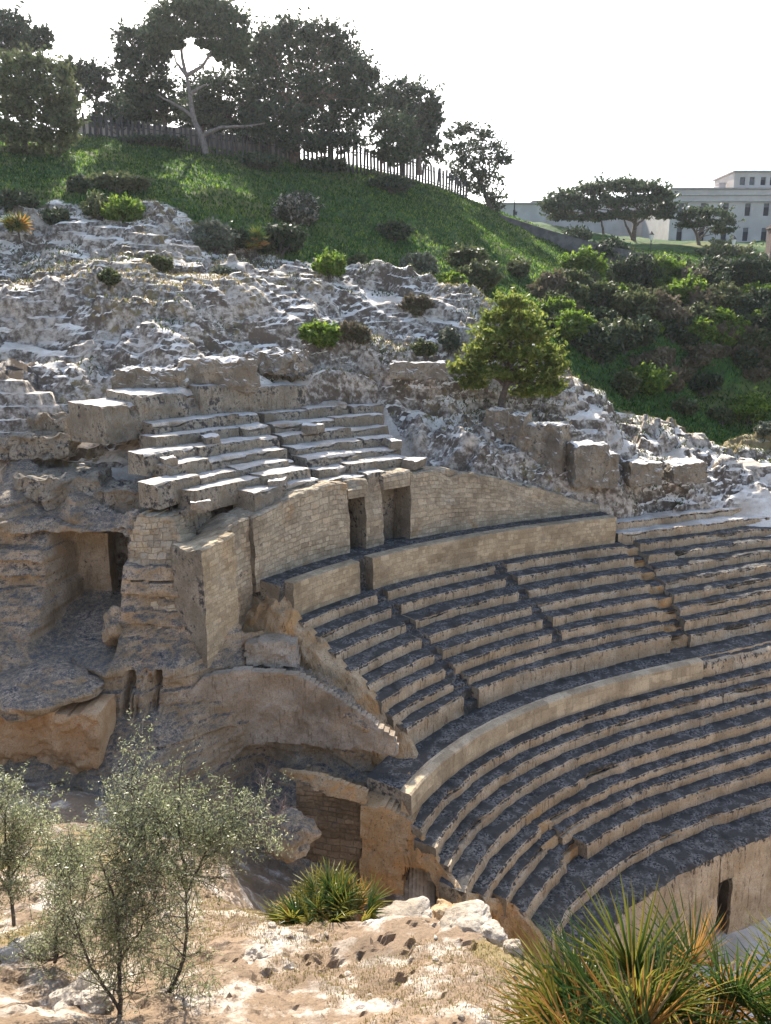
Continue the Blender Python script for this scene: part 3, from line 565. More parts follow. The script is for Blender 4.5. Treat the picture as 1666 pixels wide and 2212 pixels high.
# ------------------------------------------------------------------ free rock faces, blocks and boulders
def facewall(name, pts, mat, label, cat, thick=1.0, rough=.08, step=.07, seed=0, group=None, lean=0.0, brick=True, parent=None):
    """pts: outline as (u, v, Y): a plane is fitted, the outline filled with a fine grid on it and thickened to the rear"""
    W = np.array([at(*p) for p in pts]); c = W.mean(0)
    A = np.c_[W[:, 0] - c[0], np.ones(len(W))]; k = np.linalg.lstsq(A, W[:, 1] - c[1], rcond=None)[0][0]
    s = np.array([1, k, 0]) / math.hypot(1, k); up = np.array([0, 0, 1.]); n = np.array([s[1], -s[0], 0])
    a = (W - c) @ s; b = W[:, 2] - c[2]; dep = (W - c) @ n
    ga = np.arange(a.min() - step, a.max() + step * 1.5, step); gb = np.arange(b.min() - step, b.max() + step * 1.5, step)
    A_, B_ = np.meshgrid(ga, gb, indexing='ij')
    def inside(x, y):
        r = np.zeros(x.shape, bool); j = len(a) - 1
        for i in range(len(a)):
            cnd = ((b[i] > y) != (b[j] > y)) & (x < (a[j] - a[i]) * (y - b[i]) / (b[j] - b[i] + 1e-12) + a[i]); r ^= cnd; j = i
        return r
    wob = .5 * step
    cA = (A_[:-1, :-1] + step / 2); cB = (B_[:-1, :-1] + step / 2)
    qq = np.stack([cA, cB, 0 * cA], -1) + c
    ins = inside(cA + wob * fbm(qq, (2, 2, 2), 3, 401 + seed) * 2, cB + wob * fbm(qq, (2, 2, 2), 3, 407 + seed) * 2)
    if len(pts) > 3:
        DD = rbf(np.c_[a, b], dep, np.c_[A_.ravel(), B_.ravel()], .3)
    V = c + A_.ravel()[:, None] * s + B_.ravel()[:, None] * up + DD[:, None] * n
    q3 = V.copy(); V = V + n * (rough * 2 * fbm(q3, (.9, .9, .9), 4, 411 + seed) + rough * .7 * fbm(q3, (4, 4, 4), 3, 413 + seed))[:, None]
    Vb = V - n * thick + up * 0.0
    F = gridF(*A_.shape).reshape(A_.shape[0] - 1, A_.shape[1] - 1, 4); f = F[ins]; N0 = len(V)
    FL = f[:, [0, 1, 2, 3]].tolist(); FL2 = (f[:, ::-1] + N0).tolist()
    from collections import Counter
    E = {}
    for q in FL:
        for i in range(4): E[(q[i], q[(i + 1) % 4])] = 1
    side = [[e[1], e[0], e[0] + N0, e[1] + N0] for e in E if (e[1], e[0]) not in E]
    used = np.unique(np.array(FL + FL2 + side)); mp = -np.ones(2 * N0, int); mp[used] = np.arange(len(used))
    VV = np.r_[V, Vb][used]; FF = mp[np.array(FL + FL2 + side)]
    uv = np.c_[np.r_[A_.ravel(), A_.ravel() + .3], np.r_[B_.ravel(), B_.ravel() + .3]][used]
    o = mesh(name, VV, FF, mat, parent, uv=uv)
    return tag(o, label, cat, group) if parent is None else o
facewall('rock_wall', [(-40,1528,26),(80,1530,25.9),(150,1545,25.8),(218,1538,25.7),(222,1600,25.7),(214,1690,25.6),(100,1684,25.6),(-40,1690,25.7)], M['orange'], 'orange rough rock wall at the left edge below the chamber', 'wall', 1.6, seed=1, rough=.24)
facewall('curved_wall', [(405,1500,27.9),(440,1462,28.3),(515,1450,28.6),(640,1456,28.6),(700,1490,28.1),(765,1532,27.6),(850,1592,26.6),(862,1632,26.4),(700,1612,28),(600,1602,28.5),(540,1606,28.5),(500,1640,28.2),(490,1760,27.6),(400,1760,27)], M['plaster'], 'hollow curved wall of streaked tan rock under the cut ends of the upper rows', 'wall', .4, rough=.10, seed=3)
facewall('masonry_wall', [(640,1690,26),(720,1716,25.7),(786,1735,25.4),(784,1800,25.3),(778,1890,25.2),(700,1875,25.5),(640,1840,25.8)], M['brown'], 'brown crumbling masonry wall in shade beside the dark recess', 'wall', 1.2, seed=5)
facewall('rock_slab', [(600,1662,26.4),(700,1676,26),(790,1715,25.4),(792,1738,25.3),(700,1712,25.8),(640,1690,26.1)], M['cut'], 'pale tilted slab lying on top of the brown masonry wall', 'slab', .22, seed=7, rough=.12, step=.04)
facewall('cut_rock_wall', [(778,1745,25.2),(830,1745,25.1),(885,1768,25),(950,1845,24.6),(1045,1945,24),(1075,1985,23.7),(1060,2040,23.6),(985,2010,24),(945,1965,24.3),(945,1905,24.4),(915,1875,24.6),(875,1872,24.7),(868,1965,24.6),(778,1965,25)], M['cut'], 'orange pitted rock under the lower row ends, with a tunnel mouth', 'rock cut', 1.6, rough=.09, seed=9)
def cutramp(name, ends, offs, drops, mat, label, seed, hole=None):
    V = []; E_ = []
    for (r0, z0, p0), (r1, z1, p1) in zip(ends[:-1], ends[1:]):
        for k in range(10): t_ = k / 10; E_.append((r0 + (r1 - r0) * t_, z0 + (z1 - z0) * t_, p0 + (p1 - p0) * t_))
    oo = np.linspace(0, len(offs) - 1, 34)
    for r, z, p in E_:
        for q in oo: V.append(pol(r, p + np.interp(q, range(len(offs)), offs), z + np.interp(q, range(len(offs)), drops)))
    V = np.array(V); k = .22 * fbm(V, (1.1, 1.1, 1.1), 4, 800 + seed) + .10 * fbm(V, (3.5, 3.5, 3.5), 3, 803 + seed)
    V = V + np.stack([-k * .5, -k * .8, k * 1.2 + .10 * fbm(V, (2, 2, 2), 3, 806 + seed)], 1)
    F = gridF(len(E_), 34)
    if hole:
        c = V[F].mean(1); F = F[~((np.abs(c[:, 0] - hole[0]) < hole[1] * np.sqrt(np.clip(1 - ((c[:, 2] - hole[2]) / hole[3]) ** 2, 0, 1)))  & (c[:, 2] < hole[2] + hole[3]))]
    return tag(mesh(name, V, F, M[mat]), label, 'rock face')
cutramp('broken_rock', [(38.7, -10.9, 143.0), (37.3, -10.6, 142.6)] + [(r + .25, z, LEFT[7 - i]) for i, (r, z) in enumerate(upp[::-1])] + [(30.6, -15.6, 142.6), (29.9, -15.9, 146)], [-.5, .1, .7, 1.3, 1.9, 2.3], [-.12, -.12, -.4, -.9, -1.7, -3.4], 'cut', 'ragged orange broken rock along the cut ends of the upper seat rows', 1)
cutramp('broken_rock', [(29.9, -15.9, 146.9)] + [(r + .2, z, p) for r, z, p in low] + [(24.4, -20.1, 144.6)], [-.4, .08, .25, .4, .5], [-.12, -.15, -.5, -1.2, -3.0], 'cut', 'ragged broken rock along the cut ends of the lower seat rows', 2, hole=(1.2, .55, -18.9, 1.05))
facewall('rock_block', [(530,1388,29.9),(600,1380,30.1),(640,1395,29.9),(648,1440,29.6),(590,1446,29.5),(532,1430,29.6)], M['plaster'], 'whitish smooth cut rock patch beside the ragged orange row ends', 'rock', .9, seed=15, rough=.2)
facewall('rock_pier', [(278,1160,30.0),(300,1112,30.2),(372,1118,30.4),(400,1185,30),(395,1300,29.6),(440,1390,29),(360,1400,29),(330,1330,29.3),(276,1310,29.6)], M['rubble'], 'rough rubble pier between the chamber and the smooth end of the tall wall', 'pier', 1.4, rough=.16, seed=17)
def boulder(name, c, size, mat, label, cat, group=None, seed=0, flat=1.0, n=22, parent=None, rough=.3):
    u = np.linspace(0, math.pi, n); v = np.linspace(0, 2 * math.pi, 2 * n, endpoint=False); U, W_ = np.meshgrid(u, v, indexing='ij')
    D = np.stack([np.sin(U) * np.cos(W_), np.sin(U) * np.sin(W_), np.cos(U)], -1)
    D = np.sign(D) * np.abs(D) ** flat
    k = 1 + rough * fbm(D + seed * 3.7, (1.3, 1.3, 1.3), 4, 500 + seed) * 1.6 + .08 * fbm(D + seed, (5, 5, 5), 3, 510)
    V = (D * k[..., None] * np.array(size) + np.array(c)).reshape(-1, 3); m = 2 * n
    i = np.arange(n - 1)[:, None] * m; j = np.arange(m)[None]; F = np.stack([i + j, i + m + j, i + m + (j + 1) % m, i + (j + 1) % m], -1).reshape(-1, 4)
    o = mesh(name, V, F, mat, parent); return tag(o, label, cat, group) if parent is None else o
def px_boulder(u, v, Y, ru, rv, mat, label, name='boulder', cat='boulder', depth=None, **k):
    c = at(u, v, Y); m = Y / math.cos(TH) / FPX
    return boulder(name, c, (ru * m, (depth if depth else ru * m), rv * m), mat, label, cat, **k)
px_boulder(622, 1806, 23.6, 62, 46, M['cliff'], 'big grey boulder in the shade behind the fan palm clump', seed=1)
px_boulder(770, 1945, 14.2, 20, 26, M['terra'], 'orange-brown rock at the right foot of the fan palm clump', seed=2)
px_boulder(556, 2085, 11.3, 42, 34, M['boulder'], 'dark furrowed rock lump in front of the white stone block', seed=3, rough=.5)
px_boulder(540, 2050, 12.1, 24, 15, M['white'], 'bleached round stone left of the white stone block', name='stone', cat='stone', seed=4)
px_boulder(875, 1988, 13.1, 70, 27, M['boulder'], 'long low rock at the brink of the sunlit ledge, left one', name='rock', cat='rock', seed=5, flat=.8)
px_boulder(1010, 1997, 12.2, 62, 30, M['boulder'], 'long pale rock at the brink of the sunlit ledge, middle one', name='rock', cat='rock', seed=6, flat=.8)
px_boulder(1062, 2020, 11.9, 40, 26, M['boulder'], 'small rounded rock at the brink of the ledge beside the stubby one', name='rock', cat='rock', seed=7)
px_boulder(1108, 2052, 11.3, 26, 22, M['boulder'], 'stubby white rock at the right end of the ledge brink', name='rock', cat='rock', seed=8)
px_boulder(180, 2160, 9.2, 70, 38, M['boulder'], 'brown pitted rock under the wild olive at the lower left', name='rock', cat='rock', seed=9, rough=.5)
px_boulder(60, 2060, 11.5, 60, 26, M['boulder'], 'dark rock behind the leftmost wild olive bush', name='rock', cat='rock', seed=10, rough=.45)
px_boulder(975, 1985, 20.5, 56, 46, M['cut'], 'dark brown rubble heap beside the tunnel mouth', name='rock', cat='rock', seed=12, rough=.5)
px_boulder(100, 1480, 27.4, 110, 36, M['cliff'], 'dark ledge of rock above the orange masonry wall', name='rock', cat='rock', seed=16, rough=.35)
px_boulder(250, 1355, 29.2, 30, 40, M['cliff'], 'knob of rock at the right of the chamber floor', name='rock', cat='rock', seed=17, rough=.4)
px_boulder(700, 880, 45, 50, 15, M['boulder'], 'flat rock beyond the sunlit platform', name='rock', cat='rock', seed=18, flat=.7)
# small white block
def block(name, c, size, rz, mat, label, cat, tilt=0, group=None, seed=0, rough=.05, n=9):
    g = np.linspace(-1, 1, n); V, F, o = [], [], 0
    for ax in range(3):
        for sg in (-1, 1):
            a, b = np.meshgrid(g, g, indexing='ij'); P = np.empty(a.shape + (3,)); P[..., ax] = sg; P[..., (ax + 1) % 3] = a * sg; P[..., (ax + 2) % 3] = b
            V.append(P.reshape(-1, 3)); F.append(gridF(n, n) + o); o += n * n
    V = np.concatenate(V); F = np.concatenate(F); L = np.linalg.norm(V, axis=1)[:, None]
    V = V * (1 - .10 * (L > 1.45) * (L - 1.45)) * np.array(size) / 2
    cz_, sz_ = math.cos(rz), math.sin(rz); ct, stt = math.cos(tilt), math.sin(tilt)
    V = V @ np.array([[1, 0, 0], [0, ct, stt], [0, -stt, ct]]) @ np.array([[cz_, sz_, 0], [-sz_, cz_, 0], [0, 0, 1]]) + np.array(c)
    V = V + rough * np.stack([fbm(V, (2.2, 2.2, 2.2), 4, 600 + seed + q * 7) for q in range(3)], 1)
    return tag(mesh(name, V, F, mat), label, cat, group)
for u, v, Y, sz_, rz, lab in ((140, 1052, 33.9, (3.4, 2.4, 1.1), 4, 'lichen-covered rock mound on the ledge above the chamber'), (275, 1078, 33.6, (2.7, 2.2, 1.25), -10, 'square weathered block on the ledge right of the lichen mound'), (385, 1112, 32.2, (1.9, 1.6, .8), -24, 'sunlit pale block capping the left end of the tall masonry wall'), (60, 960, 36.2, (4.2, 2.4, 1.0), 6, 'broken rock shelf at the left edge above the lichen mound'), (110, 915, 37.2, (2.6, 2.0, .8), 0, 'low rock step under the sunlit platform at left')):
    c = at(u, v, Y); block('rock_block', c, sz_, R(rz), [M['riser_up']], lab, 'rock block', seed=int(u) + 3, rough=.36, n=30)
rf = np.random.default_rng(31)
for k in range(7):
    ph_, ri = rf.uniform(127, 147), rf.integers(0, 7); p = pol(ups[ri][0] + rf.uniform(.2, .7), ph_, ups[ri][1] + .05); q_ = rf.uniform(.3, .75)
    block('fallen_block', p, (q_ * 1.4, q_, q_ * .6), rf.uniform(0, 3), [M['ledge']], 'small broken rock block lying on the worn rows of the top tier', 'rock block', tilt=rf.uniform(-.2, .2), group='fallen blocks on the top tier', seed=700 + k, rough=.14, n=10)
c = at(602, 2026, 12.7); block('stone_block', (c[0], c[1], c[2]), (.24, .34, .14), R(-35), M['white'], 'small squared white stone block lying on the sunlit ground', 'stone', seed=1, rough=.02)
for u, v, Y, s, rz, lab in ((1268,1004,45.2,(2.0,1.6,2.4),8,'tall squared rock block with sunlit top right of the pale cut rock face'),(1308,1012,45.6,(.9,1.4,1.9),10,'narrow squared rock block leaning on the tall one'),
                            (1480,1018,47,(2.1,1.6,1.1),6,'low squared block with flat sunlit top at the far right of the rock shelf'),(1385,1020,46.6,(1.9,1.6,1.3),4,'weathered low block between the two squared ones'),
                            (905,800,46.2,(3.0,1.2,.9),-6,'flat-topped cut block on the bright rock left of the young pine'),(1180,965,45.8,(2.2,1.4,2.6),-30,'pale smooth cut rock face below the young pine, right one'),(1120,940,46.2,(1.2,1.2,2.4),-32,'narrow pale cut rock face below the trunk of the young pine'),
                            (1080,920,46.6,(1.4,1.2,2.0),-30,'lichen-stained cut rock face below the young pine, left one'),(470,812,41,(3.6,2.6,1.6),14,'smooth grey rock outcrop above the sunlit platform'),(330,826,39.8,(3.2,2.6,1.3),10,'fractured grey rock outcrop left of the smooth one'),(600,780,44,(3.0,2,1.0),-20,'sloping rock ledge right of the smooth grey outcrop')):
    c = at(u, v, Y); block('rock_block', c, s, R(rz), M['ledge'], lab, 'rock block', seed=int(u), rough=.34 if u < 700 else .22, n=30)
# loose stones lying about
def stones(n, umin, umax, vmin, vmax, Y0, zf, smin, smax, mat, lab, grp, seed):
    rs = np.random.default_rng(seed)
    first = None
    for k in range(n):
        x = rs.uniform(umin, umax); y = rs.uniform(vmin, vmax); s = rs.uniform(smin, smax); z = zf(x, y) + s * .25
        o = boulder('loose_stone', (0, 0, 0), (s, s * rs.uniform(.7, 1.2), s * .7), mat, lab, 'stone', grp, seed=k % 9, n=8) if k < 5 else protos[k % 5].copy()
        if k < 5:
            if k == 0: protos = []
            protos.append(o)
        else: COL.objects.link(o); o.rotation_euler = (0, 0, rs.uniform(0, 6)); f = s / .1 * .8; o.scale = (rs.uniform(.7, 1.3),) * 3
        o.location = (x, y, z)
stones(26, -4.5, 3.2, 8.6, 13.4, 0, fz, .03, .07, M['boulder'], 'loose pale stone lying on the dry sunlit ground in front', 'loose stones on the foreground slope', 5)
arch_recess('doorway', pol(23.2, DOOR, -24.3), R(DOOR + 180), .66, 2.5, 3.2, M['tunnel_shade'], 'dark arched doorway in the arena wall behind the palm fronds', 'doorway', frame=.05, seed=3)
arch_recess('tunnel', np.array([1.22, 24.62, -19.9]), R(-112), 1.0, 1.95, 3.0, M['tunnel_shade'], 'small dark arched tunnel mouth under the lower seat rows', 'tunnel', frame=.35, seed=6)

# ------------------------------------------------------------------ plants
def leaves(name, P, size, mat, parent, asp=.5, seed=0, nrm=None, jit=.5):
    rs = np.random.default_rng(seed); n = len(P); s = size * rs.uniform(1 - jit, 1 + jit, (n, 1))
    a = rs.normal(size=(n, 3)); a /= np.linalg.norm(a, axis=1)[:, None]; b = rs.normal(size=(n, 3))
    b -= a * (a * b).sum(1)[:, None]; b /= np.linalg.norm(b, axis=1)[:, None]
    V = np.stack([P - a * s, P + b * s * asp, P + a * s, P - b * s * asp], 1).reshape(-1, 3)
    F = np.arange(4 * n).reshape(n, 4)
    return mesh(name, V, F, mat, parent)
def lump_pts(c, rad, n, rs, shell=.55, low=-.75):
    d = rs.normal(size=(n * 2, 3)); d /= np.linalg.norm(d, axis=1)[:, None]; d = d[d[:, 2] > low][:n]
    r = shell + (1 - shell) * rs.random((len(d), 1)) ** .7; r = r * (1 + .22 * fbm(d * 1.0 + c, (2.2, 2.2, 2.2), 3, 700)[:, None])
    P = d * r; ns = fbm(P * 1.0 + np.asarray(c) * 1.7, (2.6, 2.6, 2.6), 3, 710); P = P[ns > -.20]
    return np.asarray(c) + P * np.asarray(rad)
def crown(lumps, Y, density, rs, depth=.9, shell=.5, low=-.75, spread=.6, grow=1.0):
    out, cs = [], []
    m = Y / math.cos(TH) / FPX
    for (u, v, ru, rv) in lumps:
        ru *= grow; rv *= grow
        y = Y + rs.uniform(-1, 1) * ru * m * spread; c = at(u, v, y); cs.append(c)
        # each lump is a cluster of smaller lumps so its outline is uneven
        k = 7; R_ = np.array([ru * m, ru * m * depth, rv * m]); out.append(lump_pts(c, R_ * .74, int(density * .35), rs, shell, low))
        for q in range(k):
            d = rs.normal(size=3); d /= np.linalg.norm(d); d[2] = abs(d[2]) * .9 - .25
            out.append(lump_pts(c + d * R_ * .66, R_ * rs.uniform(.28, .46), int(density * .65 / k), rs, .3, low))
        for q in range(int(6 + density / 60)):                       # sprigs that break the outline
            d = rs.normal(size=3); d[2] = abs(d[2]) * .8; d /= np.linalg.norm(d); f = np.linspace(.6, rs.uniform(1.0, 1.32), 9)[:, None]
            out.append(c + d * R_ * f + rs.normal(0, .035, (9, 3)) * R_ + np.c_[0 * f, 0 * f, (f - .6) * R_[2] * .25])
    return np.concatenate(out), cs
def px_path(pts, Y, n=12, wob=.0):
    return curve_pts([at(u, v, Y + (q[0] if q else 0)) for u, v, *q in pts], n, wob)
def tree(name, base, trunk, limbs, lumps, Y, leaf, label, size=.22, density=500, bark='bark', w=12, group=None, seed=0, asp=.5, shell=.5, twigs=True, depth=.9, low=-.75, cat='tree', grow=1.28, dens=1.25):
    rs = np.random.default_rng(seed + 900); m = Y / math.cos(TH) / FPX
    b = at(base[0], base[1], Y); t = empty(name, b, label, cat, group)
    P, cs = crown(lumps, Y, int(density * dens), rs, depth, shell, low, .6, grow); leaves('crown', P, size * 1.25, M[leaf], t, asp, seed)
    tp = px_path([base] + trunk, Y, 14, .02); tp[0, 2] -= .5; r0 = w * m / 2
    paths = [(tp, np.linspace(r0, r0 * .35, len(tp)))]
    for lim in limbs:
        lp = px_path(lim, Y, 10, .03); paths.append((lp, np.linspace(r0 * .5, r0 * .12, len(lp))))
    if twigs:
        top = tp[len(tp) // 2:]
        for c in cs:
            q = top[rs.integers(len(top))]; mid = (q + c) / 2 + rs.normal(0, .12, 3) * np.linalg.norm(c - q) * .5
            lp = curve_pts([q, mid, c], 8); paths.append((lp, np.linspace(r0 * .32, r0 * .05, 8)))
            for _ in range(3):
                e = c + rs.normal(0, .5, 3) * np.array([1, 1, .6]) * m * 40; paths.append((curve_pts([lp[5], (lp[6] + e) / 2, e], 5), np.linspace(r0 * .12, r0 * .03, 5)))
    V, F = tubes(paths, 6); mesh('trunk', V, F, M[bark], t, smooth=True)
    return t
T = 'pines along the hilltop fence'
tree('pine_tree', (452,372), [(441,305),(416,255),(410,190),(403,163)], [[(403,165),(394,130),(392,85),(386,45)],[(404,163),(432,148),(456,118),(470,80)],[(400,158),(384,140),(376,118)],[(414,250),(390,232),(362,216),(338,204)],[(443,292,0),(475,273,-1),(520,275,-1),(572,266,-1)],[(412,205),(432,188),(452,182)]],
     [(352,52,26,22),(378,26,36,22),(420,14,42,20),(462,26,40,22),(498,52,34,26),(512,88,28,30),(488,112,30,26),(372,72,30,16),(340,88,28,20),(430,50,42,18),(470,70,30,22),(508,128,26,24),(414,74,18,9),(446,96,16,9),(384,98,12,9)], 90, 'pine', 'tall umbrella pine with a bare forked trunk leaning at the hilltop fence', .17, 1000, 'bark_pale', 17, T, 1, depth=.8, twigs=False, grow=1.3)
tree('pine_tree', (360,322), [(356,270),(350,235),(330,200)], [[(352,240),(320,200),(290,150)],[(354,250),(385,225),(400,215)]],
     [(282,82,30,20),(318,78,30,20),(272,118,24,20),(310,122,36,24),(344,118,24,20),(284,152,34,20),(332,158,34,22),(352,190,26,20),(300,186,36,18),(330,222,36,18),(300,230,36,18),(368,235,26,14),(282,250,30,12),(340,255,30,12)], 93, 'pine_dark', 'dark ragged pine left of the tall forked one, crown open below', .17, 620, 'bark', 13, T, 2)
tree('pine_tree', (636,352), [(640,290),(650,240),(655,190)], [[(648,240),(690,215),(735,198),(760,200)],[(645,250),(610,200),(590,150)],[(650,220),(690,165),(720,130)]],
     [(585,85,46,24),(640,72,50,22),(700,82,46,24),(745,112,38,26),(560,130,38,32),(620,130,56,36),(690,140,56,36),(760,158,34,32),(795,170,20,22),(570,190,46,36),(640,200,56,36),(715,205,56,36),(775,215,32,30),(600,255,52,30),(670,262,56,30),(735,265,50,28),(590,300,46,24),(650,310,50,24),(720,312,48,24),(548,250,30,30)], 94, 'pine_dark', 'broad dense dark pine mass right of the tall forked pine', .17, 1000, 'bark', 20, T, 3)
tree('pine_tree', (505,345), [(500,280),(498,220)], [], [(470,200,34,28),(505,185,36,26),(535,205,30,30),(475,240,36,26),(520,245,36,28),(500,282,38,22),(545,290,26,22),(450,215,24,20),(440,250,26,20)], 97, 'pine_dark', 'shaded pine filling the gap behind the tall forked trunk', .17, 560, 'bark', 12, T, 4)
tree('pine_tree', (575,350), [(575,280),(580,220)], [], [(560,110,40,26),(605,100,44,28),(555,165,40,30),(600,170,50,34),(570,225,48,34),(620,235,46,32),(560,285,44,28),(610,290,46,28)], 105, 'pine_dark', 'tall dark pine standing second in line behind the broad mass, left', .2, 500, 'bark', 14, T, 31)
tree('pine_tree', (715,365), [(715,280),(715,220)], [], [(690,105,44,26),(735,130,44,30),(770,165,36,30),(700,175,50,34),(750,215,46,34),(690,240,46,32),(735,270,46,30),(790,230,30,30),(700,310,44,26),(760,315,40,24)], 107, 'pine_dark', 'tall dark pine standing second in line behind the broad mass, right', .2, 500, 'bark', 14, T, 32)
tree('pine_tree', (870,372), [(875,300)], [], [(840,235,36,24),(880,230,36,26),(920,265,30,26),(850,280,40,28),(900,300,40,28),(870,335,44,22),(930,340,28,20)], 110, 'pine_dark', 'dark pine closing the gap behind the two right-hand pines', .2, 420, 'bark', 12, T, 33)
tree('pine_tree', (300,318), [(300,270),(300,240)], [], [(265,215,30,22),(300,205,34,22),(335,225,30,22),(280,250,36,20),(320,260,36,18)], 104, 'pine_dark', 'low spreading dark pine second in line left of the leaning trunk', .19, 460, 'bark', 11, T, 34)
tree('pine_tree', (425,330), [(425,280),(428,240)], [], [(395,215,26,18),(430,195,34,22),(465,180,34,24),(410,250,34,20),(450,240,36,24),(480,270,34,20),(430,280,36,14)], 106, 'pine_dark', 'dark pine second in line right behind the leaning trunk', .19, 460, 'bark', 11, T, 35)
tree('pine_tree', (906,368), [(902,300),(890,250)], [[(900,300),(880,260),(850,225)]], [(830,205,30,20),(868,196,36,20),(905,212,34,22),(930,240,22,20),(850,228,36,18),(895,248,36,20),(935,268,20,22),(905,282,32,22),(925,310,26,22),(890,318,24,20)], 104, 'pine_dark', 'dark rounded pine at the right end of the dense mass', .18, 560, 'bark', 13, T, 5)
tree('pine_tree', (826,405), [(822,350),(826,310)], [[(822,345),(845,300)]], [(855,262,36,20),(835,285,34,20),(872,290,32,24),(850,315,38,22),(880,330,26,22),(835,335,26,16),(862,348,26,14)], 98, 'pine', 'smaller paler pine on a thin leaning trunk below the fence', .17, 520, 'bark', 9, T, 6)
tree('broadleaf_tree', (1066,472), [(1052,430),(1035,390),(1015,350)], [[(1045,410),(1070,360),(1085,345)],[(1035,390),(1000,340),(985,310)],[(1040,395),(1045,340),(1050,310)]],
     [(985,292,22,18),(1015,282,26,16),(1045,300,26,18),(1068,325,24,18),(1085,348,18,14),(985,325,24,18),(1020,322,28,18),(1050,350,26,18),(1000,355,26,18),(1030,378,28,18),(1062,388,24,18),(985,385,22,22),(1010,405,30,20),(1045,415,30,20),(1072,432,20,20),(1060,450,24,16)], 113, 'bush_dark', 'airy dark broadleaf tree ending the tree row on the right', .17, 300, 'twig', 11, None, 7, shell=.2)
tree('pine_tree', (58,372), [(54,300),(48,220),(45,150)], [[(55,330),(95,340),(92,260),(95,190)],[(52,250),(110,215),(135,210)]],
     [(35,140,42,30),(75,150,36,28),(110,165,36,28),(20,180,36,32),(60,195,48,32),(110,205,42,30),(140,230,30,26),(30,235,42,32),(80,245,48,32),(128,265,36,26),(20,290,36,28),(65,295,46,28),(115,305,38,24),(40,335,40,20),(95,335,36,20),(150,275,18,24),(-20,220,40,60)], 76, 'bush_olive', 'big loose grey-green pine at the left edge, two thin dark trunks', .15, 760, 'twig', 12, None, 8, shell=.3)
tree('pine_tree', (20,330), [(10,200),(12,110)], [[(12,120),(60,100),(85,90)]], [(18,48,34,22),(5,80,36,26),(40,75,30,22),(88,78,20,14),(80,98,22,12),(30,108,34,18),(60,95,22,14),(-25,70,36,30)], 92, 'pine_dark', 'dark pine top rising behind the loose tree at the left edge', .18, 520, 'bark', 14, None, 9)
for (u, v, lab, sd) in ((162,165,'small round-topped pine against the sky, left of a pair',10),(208,172,'small round-topped pine against the sky, right of a pair',11)):
    tree('pine_tree', (u+2,300), [(u,230),(u,190)], [], [(u-8,v-15,20,16),(u+10,v-8,18,16),(u,v+12,22,18),(u+14,v+18,16,14),(u-10,v+35,16,14)], 96, 'pine_dark', lab, .17, 340, 'bark', 9, 'small pines against the sky', sd)
tree('low_tree', (255,330), [(255,290),(250,260)], [], [(225,238,26,16),(260,225,30,18),(292,245,28,18),(240,262,30,16),(275,270,32,14),(210,262,20,14)], 96, 'pine_dark', 'low dark tree behind the fence under the two small pines', .17, 360, 'bark', 9, None, 13)
tree('low_tree', (430,330), [(440,270),(445,230)], [], [(430,225,28,18),(455,235,26,20),(430,262,30,18),(470,270,24,16),(395,258,22,14)], 97, 'pine', 'low leafy tree behind the leaning pale trunk', .17, 320, 'bark', 9, None, 14)
tree('young_pine', (1080,884), [(1088,850),(1096,830),(1100,785),(1104,730)], [[(1094,835),(1060,810),(1020,795)],[(1098,805),(1150,780),(1185,775)],[(1098,790),(1050,755)],[(1096,830),(1140,820),(1175,825)]],
     [(1108,655,30,20),(1085,688,36,24),(1130,690,36,24),(1060,725,36,24),(1105,725,44,26),(1155,728,36,26),(1030,760,34,22),(1075,765,42,24),(1130,770,46,26),(1185,765,34,26),(1010,795,32,22),(1060,805,40,20),(1115,815,34,18),(1170,810,40,24),(1200,795,24,20),(1020,830,28,16),(1165,845,34,18),(1130,850,24,12),(1195,835,20,16)], 47, 'pine_lit', 'bright green young pine on a dark leaning trunk above the arena', .105, 1250, 'twig', 17, None, 15, shell=.15, grow=1.25, dens=.8)
tree('umbrella_pine', (1368,520), [(1372,480),(1380,455)], [[(1305,512),(1300,480),(1290,455)],[(1366,515),(1350,480),(1340,450)],[(1371,490),(1400,465),(1420,455)]],
     [(1195,450,24,18),(1225,432,30,18),(1262,418,34,18),(1305,408,38,16),(1348,404,40,15),(1390,412,36,16),(1425,430,28,18),(1440,455,18,16),(1255,448,40,18),(1315,442,46,20),(1375,440,46,20),(1410,465,34,16),(1215,470,30,12),(1280,472,34,12),(1335,468,34,10)], 132, 'pine', 'wide flat-topped umbrella pine in front of the pale building', .24, 700, 'bark', 12, None, 16, depth=.8, low=-.5)
tree('umbrella_pine', (1512,536), [(1506,510),(1500,495)], [[(1510,520),(1530,495),(1550,485)]], [(1480,470,22,14),(1510,462,28,14),(1545,466,28,14),(1572,482,18,12),(1490,488,22,10),(1530,485,30,12),(1560,500,20,10)], 128, 'pine', 'smaller umbrella pine beside the wide one, under the windows', .22, 380, 'bark', 9, None, 17, low=-.5)
tree('pale_tree', (1575,570), [(1570,545),(1565,530)], [], [(1540,545,26,14),(1570,532,30,14),(1600,545,28,16),(1625,562,18,10)], 118, 'bush_olive', 'pale yellowish bushy tree below the building windows', .2, 260, 'twig', 7, None, 18)

